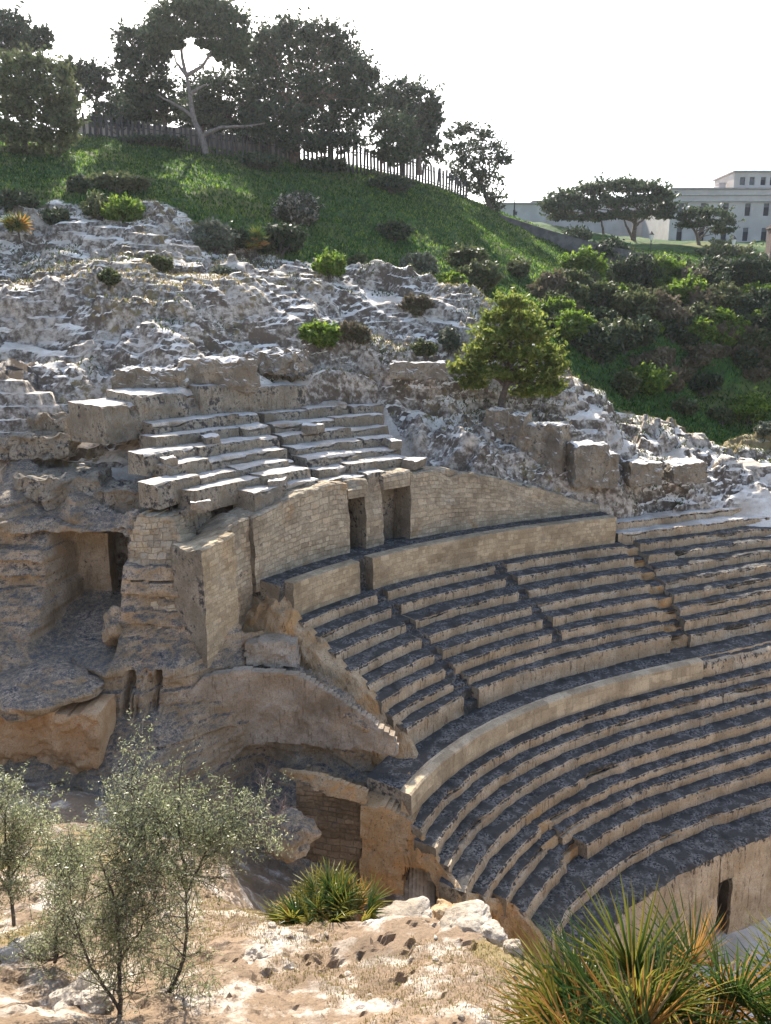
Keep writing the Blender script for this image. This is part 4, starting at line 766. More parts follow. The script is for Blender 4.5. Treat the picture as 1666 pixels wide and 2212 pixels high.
def hit(u, v, Y0):
    d = ray(u, v); d = d / d[1]; ys_ = np.linspace(34, 125, 1100); p = d[None] * ys_[:, None]; below = p[:, 2] < hill_z(p[:, 0], p[:, 1])[0]
    k = np.where(below[1:] & ~below[:-1])[0]
    if below[0] or not len(k): return Y0
    c_ = ys_[k + 1]; return float(c_[np.argmin(np.abs(c_ - Y0))])
def bush(u, v, Y, ru, rv, leaf, label, name='bush', size=None, density=900, seed=0, group=None, shell=.35, cat='bush', asp=.45, onhill=True):
    rs = np.random.default_rng(seed + 40); m = Y / math.cos(TH) / FPX
    if onhill:
        Y = hit(u, v + rv * .8, Y)
    m = Y / math.cos(TH) / FPX
    c = at(u, v, Y + ru * m * .4); b = at(u, v + rv * .9, Y); t = empty(name, b, label, cat, group); Y = Y + ru * m * .4
    k = max(5, int(6 + ru / 10)); lum = []
    for i in range(k):
        a = 2 * math.pi * (i + rs.uniform(-.3, .3)) / k; q = rs.uniform(.35, .66); lum.append((u + ru * q * math.cos(a), v + rv * (q * math.sin(a) * .85 + .05), ru * rs.uniform(.36, .5), rv * rs.uniform(.36, .52)))
    lum.append((u, v + rv * .1, ru * .78, rv * .82))
    P, cs = crown(lum, Y, int(density / k * 2.2), rs, .9, shell, -.95, .8); sz = size or max(.035, min(.2, 4.6 * m))
    leaves('crown', P, sz, M[leaf], t, asp, seed)
    paths = []
    for cc in cs: paths.append((curve_pts([b + rs.normal(0, .1, 3) * [1, 1, 0] - [0, 0, .15], (b + cc) / 2 + rs.normal(0, .1, 3), cc], 6), np.linspace(.045, .012, 6) * max(1, ru * m)))
    V, F = tubes(paths, 5); mesh('stems', V, F, M['twig'], t)
    return t
BU = [ (460,512,59,50,46,'bush_grey','round grey-green bush at the top of the bright rock'), (268,462,60,46,38,'bush_green','fresh green upright bush among the upper left rocks'),
 (212,452,61,38,32,'bush_olive','loose olive-green bush left of the fresh green one'), (645,455,73,56,44,'bush_flower','whitish blossoming bush in the shaded grass'), (600,520,70,60,40,'bush_dark','dark low thicket below the blossoming bush'),
 (712,574,57,36,32,'bush_green','yellow-green bush at the brink of the bright rock'), (772,568,60,22,18,'bush_olive','small tuft of shrub right of the yellow-green bush'),
 (905,582,64,42,36,'bush_grey','silvery bush at the lower edge of the shaded grass'), (1010,560,68,46,36,'bush_olive','leafy bush above the young pine, upper one'), (1035,600,63,50,42,'bush_olive','leafy bush right above the young pine, lower one'), (975,610,62,30,26,'bush_green','light green bush at the left of the leafy pair'),
 (686,724,47.6,54,34,'bush_green','bright green bush sitting in a cleft of the middle rocks'), (764,722,49.5,38,32,'bush_dry','dry twiggy bush beside the cleft bush'), (480,604,51.5,38,28,'bush_grey','pale spreading plant on the sunlit rock'),
 (238,602,51,24,20,'bush_olive','small dark tuft in the left middle rocks'), (338,572,54,36,20,'bush_olive','flat olive tuft on the upper left rocks'), (970,738,51,26,30,'bush_grey','grey shrub left of the young pine crown'), (916,756,49,30,20,'bush_olive','low shrub at the foot of the grey one'), (900,660,53.5,34,26,'bush_dry','dead-looking scrub on the upper bright rock'),
 (1240,712,50,46,42,'bush_green','glossy bright bush just right of the young pine'), (1298,748,52,40,50,'bush_dark','dark rounded bush behind the glossy bright one'), (1262,575,76,44,44,'bush_green','bright green bush on the sunlit right slope'), (1380,590,82,68,52,'bush_dark','large dark rounded bush on the right slope'), (1315,548,88,52,34,'bush_dark','dark bush under the grey retaining wall'),
 (1190,622,73,42,42,'bush_dry','grey-brown leafless bush on the green slope'), (1236,640,70,40,34,'bush_olive','dull bush below the grey-brown one'), (1370,664,71,46,40,'bush_olive','tall olive bush at the end of the green strip'), (1436,590,85,44,46,'bush_green','light green bush on the far right slope'), (1482,632,80,46,42,'bush_green','leafy green bush below the pale tree'),
 (1560,648,78,46,40,'bush_olive','round olive-coloured bush at far right'), (1622,590,90,60,44,'bush_dark','dark bush at the right edge below the building'), (1545,585,92,46,36,'bush_dark','dark thicket under the pale tree'), (1640,660,82,44,44,'bush_dark','dark bush at the right edge above the gorge'), (1572,700,72,26,20,'bush_green','small light green bush on the gorge edge'), (1410,712,69,22,18,'bush_green','small bright tuft on the path edge'),
 (1458,694,71,36,36,'bush_dry','dry brown bush on the gorge edge, left one'), (1600,722,72,36,26,'bush_dry','dry brown bush on the gorge edge, right one'), (1382,722,66,40,34,'bush_dark','dark bush left of the gorge'), (1400,822,53.5,50,40,'bush_green','sunlit yellow-green bush on the rock crest'), (1352,832,53,30,34,'bush_olive','dull bush at the left side of the sunlit crest bush'),
 (1618,885,56,58,40,'bush_green','bright bush with a dark hollow at the right edge of the rock crest'), (1556,898,56,36,22,'bush_olive','low bush left of the hollowed bright one'), (1652,930,55,26,20,'bush_grey','grey tuft at the right edge below the bright bush'), (1480,880,53.5,34,22,'bush_olive','low scrub between the two sunlit crest bushes'),
 (1245,510,103,30,24,'bush_dark','bush growing against the grey retaining wall'), (1530,760,74,50,20,'bush_dry','brown scrub hanging over the gorge rock'), (1640,760,76,40,18,'bush_dry','brown scrub at the right end of the gorge rock'), (120,470,58.5,30,22,'bush_dark','dark scrub at the foot of the left tree'), (30,440,60,50,30,'bush_dark','wide dark scrub at the left edge under the trees'),
 (250,395,66,70,24,'bush_olive','weedy thicket in the shaded grass, left'), (170,400,64,26,20,'bush_dark','dark weeds beside the lit grass gap'), (840,400,88,50,18,'bush_dark','dark scrub along the fence foot'), (700,360,92,60,18,'bush_dark','dense dark scrub along the fence under the pine mass'), (560,350,86,50,22,'bush_dark','dark hanging scrub below the leaning trunk'), (330,305,86,70,12,'bush_dark','low hedge at the fence foot, left part'),
 (505,520,60,40,30,'bush_dark','dark scrub right of the round grey-green bush'), (850,500,75,40,24,'bush_dark','dark patch of brambles in the green slope'), (1120,580,70,26,22,'bush_olive','weedy clump in the tree shadow on the slope'), (1690,700,80,50,50,'bush_dark','dark thicket cut by the right edge'), (1440,640,76,36,24,'bush_olive','low mixed scrub in the middle of the right slope'), (1330,640,78,30,26,'bush_green','young green shrub between the dark bushes')]
KIND = {'bush_dark': 'small dark-leaved shrub in the mixed thicket of the right slope', 'bush_olive': 'small dull olive shrub in the mixed thicket of the right slope', 'bush_green': 'small fresh green shrub in the mixed thicket of the right slope', 'bush_dry': 'small dry brown shrub in the mixed thicket of the right slope'}
rt = np.random.default_rng(77)
for i in range(64):
    u = rt.uniform(1195, 1700); v = rt.uniform(np.interp(u, [1195, 1300, 1700], [640, 560, 575]), np.interp(u, [1195, 1300, 1420, 1700], [700, 760, 745, 800])); lf = str(rt.choice(list(KIND), p=[.34, .24, .28, .14])); ru = rt.uniform(24, 48)
    bush(u, v, 78, ru, ru * rt.uniform(.6, .95), lf, KIND[lf], seed=200 + i, density=900, group='thicket shrubs: ' + lf.split('_')[1])
for i in range(22):
    u = rt.uniform(1350, 1700); v = rt.uniform(np.interp(u, [1350, 1700], [770, 745]), np.interp(u, [1350, 1500, 1700], [800, 850, 880])); lf = str(rt.choice(['bush_dry', 'bush_dark'], p=[.75, .25])); ru = rt.uniform(24, 44)
    bush(u, v, 66, ru, ru * rt.uniform(.5, .8), lf, {'bush_dry': 'grey-brown scrub covering the bank beyond the rock crest at right', 'bush_dark': 'dark scrub covering the bank beyond the rock crest at right'}[lf], seed=300 + i, density=900, group='bank scrub: ' + lf.split('_')[1])
for i, (u, v, Y, ru, rv, leaf, lab) in enumerate(BU): bush(u, v, Y, ru, rv, leaf, lab, seed=i, density=int(1500 + ru * rv * .9))

# ------------------------------------------------------------------ palms
def fan_leaf(rs, blade=.55, pet=.5, nseg=20, spread=205, droop=.12, w=.020):
    """petiole along +Y then a pleated fan of narrow blades; returns verts, faces"""
    V, F = [], []
    def strip(p0, d, side, L, w0, nz):
        o = len(V); n = 4
        for k in range(n + 1):
            t = k / n; c = p0 + d * L * t + np.array([0, 0, -droop * L * t * t * (1.3 + nz)]); ww = w0 * (1 - t) ** .6 * (.55 + .45 * min(1, t * 4 + .3))
            V.append(c - side * ww + np.array([0, 0, ww * .5])); V.append(c); V.append(c + side * ww + np.array([0, 0, ww * .5]))
        for k in range(n):
            a = o + 3 * k; F.append([a, a + 1, a + 4, a + 3]); F.append([a + 1, a + 2, a + 5, a + 4])
    hub = np.array([0, pet, 0.0])
    for i in range(nseg):
        a = R(90 - spread / 2 + spread * i / (nseg - 1)) + rs.normal(0, .025); up = .25 * math.cos((i / (nseg - 1) - .5) * math.pi)
        d = np.array([math.cos(a), math.sin(a), up + rs.normal(0, .05)]); d /= np.linalg.norm(d); s = np.cross(d, [0, 0, 1.]); s /= np.linalg.norm(s)
        strip(hub, d, s, blade * rs.uniform(.85, 1.08) * (.8 + .2 * math.sin(math.pi * i / (nseg - 1))), w, rs.uniform(-.4, .6))
    o = len(V); n = 5                                                   # petiole
    for k in range(n + 1):
        t = k / n; c = np.array([0, pet * t, -.04 * math.sin(t * 3)]); ww = .012 - .005 * t
        V += [c - [ww, 0, 0], c + [0, 0, -ww], c + [ww, 0, 0]]
    for k in range(n): a = o + 3 * k; F += [[a, a + 1, a + 4, a + 3], [a + 1, a + 2, a + 5, a + 4]]
    return np.array(V), F
def fan_palm(loc, n, rad, label, seed=0, mats=('palm_g', 'palm_y', 'palm_d'), probs=(.5, .3, .2), hubs=((0, 0, 0),), blade=.55, pet=.5, nseg=20, w=.02, low=-15, name='fan_palm'):
    rs = np.random.default_rng(seed); t = empty(name, loc, label, 'palm'); lib = {}
    for mk_ in mats:
        for q in range(3):
            V, F = fan_leaf(rs, blade, pet, nseg, rs.uniform(170, 235), rs.uniform(.03, .22), w); me = bpy.data.meshes.new('frond'); me.from_pydata(V.tolist(), [], F); me.materials.append(M[mk_]); lib[mk_, q] = me
    for k in range(n):
        el = R(rs.uniform(low, 88)); az = rs.uniform(0, 2 * math.pi); h = hubs[k % len(hubs)]
        mk_ = rs.choice(mats, p=probs)
        if el < R(18): mk_ = mats[2] if rs.random() < .65 else mats[1]
        o = bpy.data.objects.new('frond', lib[mk_, int(rs.integers(3))]); COL.objects.link(o); o.parent = t
        s = rs.uniform(.75, 1.15) * rad; o.scale = (s, s, s); o.location = tuple(np.array(h) + rs.normal(0, .05, 3))
        o.rotation_mode = 'ZXY' if False else 'XYZ'
        o.rotation_euler = (el, rs.uniform(-.35, .35), az)
    # trunk stubs hidden in the clump
    V, F = tubes([(curve_pts([np.array(loc) + h + [0, 0, -.7], np.array(loc) + h + [0, 0, -.2], np.array(loc) + h + [0, 0, .08]], 6), [.10, .10, .09, .08, .07, .03]) for h in np.array(hubs, float)], 8)
    mesh('trunk', V, F, M['twig'], t); return t
c = at(1405, 2212, 3.9); fan_palm(c + np.array([0, 0, -.72]), 99, 1.08, 'large spiky fan palm close by at the lower right, green with orange dead fronds', 12, hubs=((0, 0, 0), (.42, .1, .05), (-.42, .1, -.02), (.1, .45, .10), (.85, .15, .12), (.55, .5, .16), (-.2, .3, .05), (1.15, .35, .16)), probs=(.60, .24, .16), blade=.52, pet=.36, nseg=28, w=.0105, low=5)
c = at(690, 1962, 13.4); fan_palm(c + np.array([0, 0, -.40]), 96, 1.12, 'fan palm clump with yellow-green fronds at the back of the sunlit ledge', 5, hubs=((0, 0, 0), (.45, .1, -.05), (-.4, 0, -.05), (.1, .4, 0), (.75, 0, -.15), (-.1, -.25, -.1)), probs=(.40, .48, .12), blade=.50, pet=.42, nseg=18, w=.02, low=-25)
c = at(40, 500, 56); fan_palm(c, 34, 1.5, 'yellow-tipped spiky palm among the rocks at the left edge', 8, probs=(.45, .5, .05), blade=.6, pet=.3, nseg=12, w=.05, low=20)
c = at(552, 532, 58.5); fan_palm(c, 30, 1.3, 'dark little fan palm on the rock brink under the shaded grass', 9, probs=(.8, .1, .1), nseg=12, w=.045)

# ------------------------------------------------------------------ wild olives and bare bush in front
def olive(base, stems, label, seed, spread, nl, Y0, reach=.5, leaf=.028):
    """stems: pixel polylines (u, v, Y); twigs and small leaves grow from their upper parts"""
    rs = np.random.default_rng(seed); b = at(*base); b[2] = fz(b[0], b[1]); t = empty('wild_olive', b, label, 'shrub'); paths, tips = [], []
    for st_, r0, *bare in stems:
        p = curve_pts([at(*q) for q in st_], 16, .012); paths.append((p, np.linspace(r0, r0 * .28, len(p))))
        for k in range(2, 9 if bare else 16):
            for _ in range(2):
                d = rs.normal(size=3); d[2] = abs(d[2]) * .8 + .25; d /= np.linalg.norm(d); L = reach * rs.uniform(.5, 1.25)
                e = p[k] + d * L; m_ = (p[k] + e) / 2 + rs.normal(0, .05, 3); tw = curve_pts([p[k], m_, e], 6); paths.append((tw, np.linspace(r0 * .22, .0025, 6)))
                for j in (2, 3, 4, 5):
                    for _ in range(2):
                        d2 = rs.normal(size=3); d2[2] += .45; d2 /= np.linalg.norm(d2); L2 = reach * rs.uniform(.3, .75); e2 = tw[j] + d2 * L2
                        paths.append((np.array([tw[j], (tw[j] + e2) / 2 + rs.normal(0, .02, 3), e2]), [.004, .003, .0015])); tips.append((tw[j], e2))
    V, F = tubes(paths, 5); mesh('trunk', V, F, M['twig'], t, smooth=True)
    A = np.array([q[0] for q in tips]); B = np.array([q[1] for q in tips]); k = rs.integers(len(A), size=nl); f = rs.random((nl, 1)) ** .7
    P = A[k] + (B[k] - A[k]) * f + rs.normal(0, .035, (nl, 3))
    leaves('foliage', P, leaf, M['olive'], t, .34, seed); return t
olive((505,2205,9.6), [([(520,2205,9.6),(560,2140,9.7),(590,2060,9.8),(405*0+402,1980,9.9)][0:1] + [(330,2190,9.6),(395,2100,9.9),(405,1985,10),(403,1925,10)], .05),
    ([(403,1925,10),(385,1780,10.1),(392,1640,10.2)], .026, 1), ([(403,1930,10),(370,1860,9.9),(320,1760,9.8),(275,1700,9.8)], .024), ([(403,1930,10),(440,1850,10.1),(475,1790,10.3),(545,1750,10.4)], .024, 1),
    ([(440,1850,10.1),(500,1818,10.2),(575,1815,10.2)], .016), ([(350,1840,9.9),(300,1790,9.8),(250,1770,9.8)], .016)][0:], 'largest wild olive with bare twigs on top, in front of the cliff', 21, .5, 22000, 10, .62, .021)
olive((262,2205,9.0), [([(262,2210,9),(258,2080,9.1),(255,1960,9.2),(215,1850,9.3)], .036), ([(255,1990,9.2),(285,1900,9.3),(300,1830,9.4)], .022), ([(262,2190,9),(200,2090,9),(160,2000,9.1),(150,1900,9.2)], .026), ([(258,2080,9.1),(310,2000,9.2),(340,1930,9.2)], .02)], 'dense wild olive with a straight dark stem at lower left', 23, .45, 19000, 9, .62, .020)
olive((25,1990,12.4), [([(30,2000,12.4),(20,1900,12.5),(8,1800,12.6),(15,1730,12.6)], .035), ([(20,1900,12.5),(70,1830,12.6),(90,1770,12.6)], .022), ([(24,1930,12.5),(-30,1850,12.6),(-40,1780,12.6)], .022)], 'wild olive cut by the left edge', 25, .5, 13000, 12, .62, .025)
olive((118,2075,10.6), [([(118,2080,10.6),(125,2000,10.7),(150,1920,10.8),(185,1840,10.9)], .03), ([(40,2060,10.8),(90,2075,10.6),(150,2065,10.6),(175,1990,10.7)], .03), ([(150,1920,10.8),(120,1850,10.9)], .018)], 'low wild olive with a stem creeping along the ground', 27, .4, 12000, 10, .50, .021)
def bare_bush(base, n, label, seed, size, spread):
    rs = np.random.default_rng(seed); b = at(*base); t = empty('bare_bush', b, label, 'bush'); paths = []
    def grow(p, d, L, r, lev):
        e = p + d * L; pts = curve_pts([p, (p + e) / 2 + rs.normal(0, .07, 3) * L, e], 5); paths.append((pts, np.linspace(r, r * .5, 5)))
        if lev:
            for q in range(3 if lev > 1 else 4):
                d2 = d + rs.normal(0, .55, 3); d2 /= np.linalg.norm(d2); grow(pts[rs.integers(2, 5)], d2, L * .62, r * .55, lev - 1)
    for k in range(n):
        d = np.array([rs.uniform(-spread, spread), rs.uniform(-.5, .3), 1.0]); d /= np.linalg.norm(d); grow(b + [rs.normal(0, .2), rs.normal(0, .2), -.2], d, size * rs.uniform(.7, 1.1), .024, 3)
    V, F = tubes(paths, 4); mesh('branches', V, F, M['dry_twig'], t); return t
bare_bush((565,1775,23.5), 7, 'leafless pinkish bush in front of the dark recess', 31, .95, .8)

# ------------------------------------------------------------------ grass
def tufts(name, X, Yv, zf, n, size, mat, seed, h=1.0, mask=None, gate=.5):
    rs = np.random.default_rng(seed); x = rs.uniform(*X, n * 3); y = rs.uniform(*Yv, n * 3)
    if mask is not None: k = mask(x, y) > gate; x, y = x[k][:n], y[k][:n]
    else: x, y = x[:n], y[:n]
    z = zf(x, y); P = np.c_[x, y, z]; m = len(P); V = []; a = rs.uniform(0, 2 * math.pi, m); s = size * rs.uniform(.5, 1.4, m)
    side = np.c_[np.cos(a), np.sin(a), 0 * a]; tip = P + np.c_[rs.normal(0, .5, m) * s, rs.normal(0, .5, m) * s, s * h * rs.uniform(.6, 1.2, m)]
    ww = (s * .28)[:, None]; V = np.stack([P - side * ww - [0, 0, .03], P + side * ww - [0, 0, .03], tip + side * ww * .45, tip - side * ww * .45], 1).reshape(-1, 3)
    return tag(mesh(name, V, np.arange(4 * m).reshape(m, 4), M[mat]), kind='stuff')
HX = lambda x, y: hill_z(x, y)[0]
tufts('hillside_grass', (-42, 62), (58, 118), HX, 230000, .17, 'grassl', 41, 1.0, grassmask, .55)
def drymask(x, y): return fbm(np.stack([x, y, 0 * x], -1), (.45, .45, .3), 4, 61)
tufts('dry_ground_grass', (-7, 5), (8, 16), fore_z, 60000, .024, 'grassd', 43, 1.0, drymask, .06)
tufts('rock_weeds', (-26, 34), (40, 62), HX, 16000, .16, 'bush_olive', 47, .8, lambda x, y: fbm(np.stack([x, y, 0 * x], -1), (.35, .35, .3), 4, 97), .2)
tufts('dry_rock_grass', (-24, 16), (44, 60), HX, 12000, .13, 'grassd', 44, .9, lambda x, y: fbm(np.stack([x, y, 0 * x], -1), (.3, .3, .3), 4, 95), .12)

# ------------------------------------------------------------------ fence on the hilltop
line = [at(178,300,88), at(260,308,89), at(345,322,90), at(465,338,91.5), at(560,350,93), at(660,358,95), at(780,366,99), at(900,392,105), at(965,412,108.5), at(1010,436,111)]
L = np.array(line); s_ = np.r_[0, np.cumsum(np.linalg.norm(np.diff(L[:, :2], axis=0), axis=1))]
t = empty('picket_fence', L[0], 'dark stake fence running along the hilltop under the pines', 'fence')
npk = 92; pk = None
for k in range(npk):
    q = s_[-1] * (k + .5) / npk; x = np.interp(q, s_, L[:, 0]); y = np.interp(q, s_, L[:, 1]); z = np.interp(q, s_, L[:, 2])
    if pk is None:
        V, F = [], []
        pv = [(-.13, -.045, -1.2), (.13, -.045, -1.2), (.13, .045, -1.2), (-.13, .045, -1.2), (-.13, -.045, 2.25), (.13, -.045, 2.25), (.13, .045, 2.25), (-.13, .045, 2.25), (0, 0, 2.45)]
        pf = [[0, 1, 5, 4], [1, 2, 6, 5], [2, 3, 7, 6], [3, 0, 4, 7], [4, 5, 8], [5, 6, 8], [6, 7, 8], [7, 4, 8]]
        pm = bpy.data.meshes.new('picket'); pm.from_pydata(pv, [], pf); pm.materials.append(M['iron'])
        pk = bpy.data.objects.new('picket', pm); COL.objects.link(pk); pk.parent = t; o = pk
    else:
        o = pk.copy(); COL.objects.link(o); o.parent = t
    o.location = (x - L[0][0], y - L[0][1], z - L[0][2]); o.rotation_euler = (rng.normal(0, .02), rng.normal(0, .03), math.atan2(L[-1][1] - L[0][1], L[-1][0] - L[0][0])); o.scale = (1, 1, rng.uniform(.93, 1.05))
for h_ in (.45, 1.75):
    V, F = tubes([(np.c_[L[:, 0], L[:, 1] + .08, L[:, 2] + h_], .05)], 5); mesh('rail', V, F, M['iron'], t)

# ------------------------------------------------------------------ buildings and street furniture far right
def bx(V, F, c, s, rz=0.0):
    o = len(V); x, y, z = np.array(s) / 2; P = np.array([(-x, -y, -z), (x, -y, -z), (x, y, -z), (-x, y, -z), (-x, -y, z), (x, -y, z), (x, y, z), (-x, y, z)])
    cz_, sn = math.cos(rz), math.sin(rz); P = P @ np.array([[cz_, sn, 0], [-sn, cz_, 0], [0, 0, 1]]) + np.array(c); V += P.tolist()
    F += [[o + q for q in f] for f in ([0, 1, 5, 4], [1, 2, 6, 5], [2, 3, 7, 6], [3, 0, 4, 7], [4, 5, 6, 7], [3, 2, 1, 0])]
YB = 150.0
def X(u, Y=YB): return at(u, 500, Y)[0]
def Zp(v, Y=YB): return at(1500, v, Y)[2]
x0, x1 = X(1445), X(1720); ztop = Zp(409); zb = Zp(590)
def facade(name, x0, x1, zb, ztop, depth, wins, label, cornice=True, parent=None, Y=YB, roofmat='roof'):
    """street wall with real window openings: wall strips around each opening"""
    t = empty(name, ((x0 + x1) / 2, Y + depth / 2, zb), label, 'building')
    V, F = [], []; xs_ = sorted({x0, x1} | {a for w_ in wins for a in w_[:2]}); zs_ = sorted({zb, ztop} | {a for w_ in wins for a in w_[2:4]})
    for xa, xb in zip(xs_[:-1], xs_[1:]):
        for za, zc in zip(zs_[:-1], zs_[1:]):
            if any(w_[0] <= xa and xb <= w_[1] and w_[2] <= za and zc <= w_[3] for w_ in wins): continue
            bx(V, F, ((xa + xb) / 2, Y + .2, (za + zc) / 2), (xb - xa, .4, zc - za))
    bx(V, F, ((x0 + x1) / 2, Y + depth / 2 + .2, (zb + ztop) / 2), (x1 - x0, depth - .45, ztop - zb - .02))
    mesh('wall', V, F, M['render'], t)
    V, F = [], []; bx(V, F, ((x0 + x1) / 2, Y + depth / 2, ztop + .12), (x1 - x0 + .5, depth + .6, .24)); mesh('roof', V, F, M[roofmat], t)
    if cornice:
        V, F = [], []
        for dz, hh, dd in ((-.9, .18, .30), (-1.9, .22, .36)): bx(V, F, ((x0 + x1) / 2, Y - dd / 2, ztop + dz), (x1 - x0 + .1, dd, hh))
        mesh('cornice', V, F, M['trim'], t)
    for w_ in wins:
        xa, xb, za, zc = w_[:4]; V, F = [], []
        for cx_, cz2, sx, sz in ((xa + .07, (za + zc) / 2, .14, zc - za), (xb - .07, (za + zc) / 2, .14, zc - za), ((xa + xb) / 2, zc - .07, xb - xa - .28, .14), ((xa + xb) / 2, za + .06, xb - xa - .28, .12)):
            bx(V, F, (cx_, Y + .12, cz2), (sx, .16, sz))
        wo = mesh('window', V, F, M['trim'], t)
        V, F = [], []; bx(V, F, ((xa + xb) / 2, Y + .3, (za + zc) / 2), (xb - xa, .06, zc - za)); pa = mesh('pane', V, F, M['shut_grey' if len(w_) > 4 and w_[4] == 2 else 'shutter'], t); pa.parent = wo
        if len(w_) > 4 and w_[4] == 1:
            V, F = [], []; bx(V, F, ((xa + xb) / 2, Y + .24, zc - (zc - za) * .18), (xb - xa - .3, .05, (zc - za) * .30)); bl = mesh('blind', V, F, M['shut_grey'], t); bl.parent = wo
    return t
wl = []
for k, u in enumerate((1468, 1516, 1564, 1611, 1651, 1695)):
    wl.append((X(u - 7.5), X(u + 7.5), Zp(468), Zp(437), 2 if k < 2 else 1)); wl.append((X(u - 7.5), X(u + 7.5), Zp(522), Zp(490), 1))
bt = facade('palazzo', x0, x1, zb, ztop, 16, wl, 'long pale flat-roofed palazzo with dark windows behind the umbrella pines')
V, F = [], []
bx(V, F, (X(1569), YB + 4, ztop + .85), (1.1, 1.1, 1.3)); bx(V, F, (X(1569), YB + 4, ztop + 1.56), (1.4, 1.4, .16)); mesh('chimney', V, F, M['trim'], bt)
aw = [(X(1593), X(1608), ztop + .75, Zp(378), 2), (X(1614), X(1628), ztop + .75, Zp(378), 2), (X(1638), X(1652), ztop + .75, Zp(378), 1), (X(1658), X(1672), ztop + .75, Zp(378), 1)]
facade('attic_storey', X(1582), X(1725), ztop + .25, Zp(369), 9, aw, 'small attic storey with big windows standing on the palazzo roof', False, Y=YB + 1.2)
facade('side_building', X(1150, 170), X(1450, 170), Zp(600, 170), Zp(436, 170), 10, [(X(u - 6, 170), X(u + 6, 170), Zp(470, 170), Zp(447, 170), 2) for u in (1395, 1425, 1440)], 'lower pale wing behind the wide umbrella pine', False, Y=170)
facade('far_building', X(1070, 160), X(1176, 160), Zp(520, 160), Zp(441, 160), 10, [(X(1110, 160), X(1118, 160), Zp(466, 160), Zp(455, 160), 2)], 'low far building with a grey flat roof left of the umbrella pine', False, Y=160)
# road wall sloping down
def wallpath(name, pts, h, th, mat, label, cat, foot=3.5):
    P = np.array(pts); n = len(P); V, F = [], []
    tdir = np.gradient(P, axis=0); nn = np.c_[-tdir[:, 1], tdir[:, 0], 0 * tdir[:, 0]]; nn /= np.linalg.norm(nn, axis=1)[:, None]
    for p, q in zip(P, nn):
        for a, b in ((-th / 2, -foot), (-th / 2, h), (-th / 2 - .06, h), (-th / 2 - .06, h + .14), (th / 2 + .06, h + .14), (th / 2 + .06, h), (th / 2, h), (th / 2, -foot)): V.append(p + q * a + [0, 0, b])
    k = 8
    for i in range(n - 1):
        for j in range(k - 1): F.append([i * k + j, i * k + j + 1, (i + 1) * k + j + 1, (i + 1) * k + j])
    F += [list(range(k)), list(range((n - 1) * k, n * k))[::-1]]
    return tag(mesh(name, V, F, M[mat]), label, cat)
wallpath('retaining_wall', [at(1080,463,108), at(1140,482,106), at(1200,501,104), at(1270,521,102), at(1340,537,101), at(1410,552,101)], -.15, .6, 'concrete', 'dark grey retaining wall sloping down behind the green slope', 'wall', 8.0)
wallpath('road_parapet', [at(1290,565,118), at(1360,568,118), at(1440,572,118), at(1500,575,117)], .9, .35, 'trim', 'pale low road parapet beneath the umbrella pines', 'wall')
wallpath('road_parapet', [at(1590,580,112), at(1640,580,112), at(1700,582,112)], .8, .35, 'render', 'white low parapet at the right edge below the palazzo', 'wall')
wallpath('garden_wall', [at(170,300,101), at(300,312,102), at(420,322,103), at(520,335,104), at(640,352,107)], 2.0, .4, 'tanwall', 'low pinkish tan garden wall behind the stake fence', 'wall')
def lathe(pr, n=8):
    V, F = [], []
    for r, z in pr:
        for k in range(n): V.append((r * math.cos(2 * math.pi * k / n), r * math.sin(2 * math.pi * k / n), z))
    for i in range(len(pr) - 1):
        for k in range(n): F.append([i * n + k, i * n + (k + 1) % n, (i + 1) * n + (k + 1) % n, (i + 1) * n + k])
    return np.array(V), F
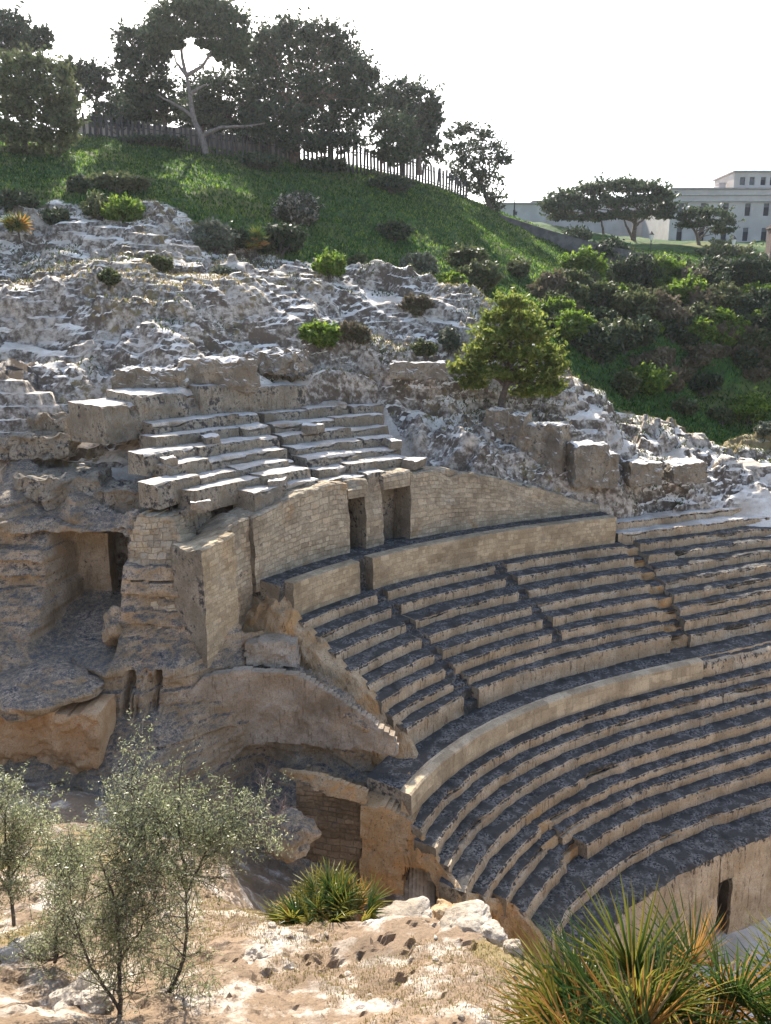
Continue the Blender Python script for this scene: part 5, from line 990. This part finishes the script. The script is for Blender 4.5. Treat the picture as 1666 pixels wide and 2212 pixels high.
def lamp(u, v0, v1, Y, label, kind):
    b = at(u, v0, Y); h = at(u, v1, Y)[2] - b[2]; t = empty('street_lamp', b, label, 'street lamp')
    if kind == 'tall':
        V, F = lathe([(.16, -3), (.16, .5), (.09, .6), (.055, h), (0.01, h + .05)]); mesh('pole', V + b, F, M['iron'], t)
        V, F = tubes([(curve_pts([b + [0, 0, h * .97], b + [-.9, 0, h + .25], b + [-1.7, 0, h + .1]], 8), .04)], 5); mesh('arm', V, F, M['iron'], t)
        V, F = lathe([(.05, .25), (.14, .2), (.30, -.05), (.28, -.12), (0.01, -.16)]); mesh('lamp_head', V + b + [-1.75, 0, h], F, M['iron'], t)
    else:
        V, F = lathe([(.14, -2.5), (.14, .4), (.06, .5), (.05, h - 1.15), (.12, h - 1.1), (.06, h - 1.02)]); mesh('pole', V + b, F, M['iron'], t)
        V, F = lathe([(.16, h - 1.0), (.30, h - .35)], 6); mesh('lantern', V + b, F, M['glass'], t)
        V, F = lathe([(.36, h - .345), (.30, h - .26), (.12, h - .06), (.05, h + .08), (.01, h + .12)], 6); mesh('lantern_cap', V + b, F, M['iron'], t)
lamp(1111, 462, 398, 122, 'tall thin street lamp with a curved arm against the sky', 'tall')
lamp(1404, 560, 501, 108, 'old-fashioned lantern lamp post in front of the umbrella pine trunks', 'lantern')
lamp(1581, 570, 511, 105, 'old-fashioned lantern lamp post before the pale tree', 'lantern')
c = at(1668, 575, 110); V, F = [], []; bx(V, F, c + [0, 0, 1.9], (1.5, 1.5, 5.4)); bx(V, F, c + [0, 0, 4.72], (1.8, 1.8, .24)); bx(V, F, c + [0, 0, 4.95], (1.2, 1.2, .22)); tag(mesh('gate_pier', V, F, M['brickpost']), 'brown masonry gate pier at the right edge below the palazzo', 'pier')

# ------------------------------------------------------------------ air
V, F = [], []; bx(V, F, (0, 200, 8), (1900, 1900, 70)); hz_ = mesh('haze', V, F, [])
N = NT('haze_air'); N.t.nodes.remove(N.out); N.out = N.n('ShaderNodeOutputMaterial'); pv_ = N.n('ShaderNodeVolumePrincipled')
pv_.inputs['Color'].default_value = (.88, .92, 1.0, 1); pv_.inputs['Density'].default_value = .00012; pv_.inputs['Anisotropy'].default_value = .55
N.l(pv_.outputs[0], N.out.inputs['Volume']); hz_.data.materials.append(N.m); tag(hz_, kind='stuff')
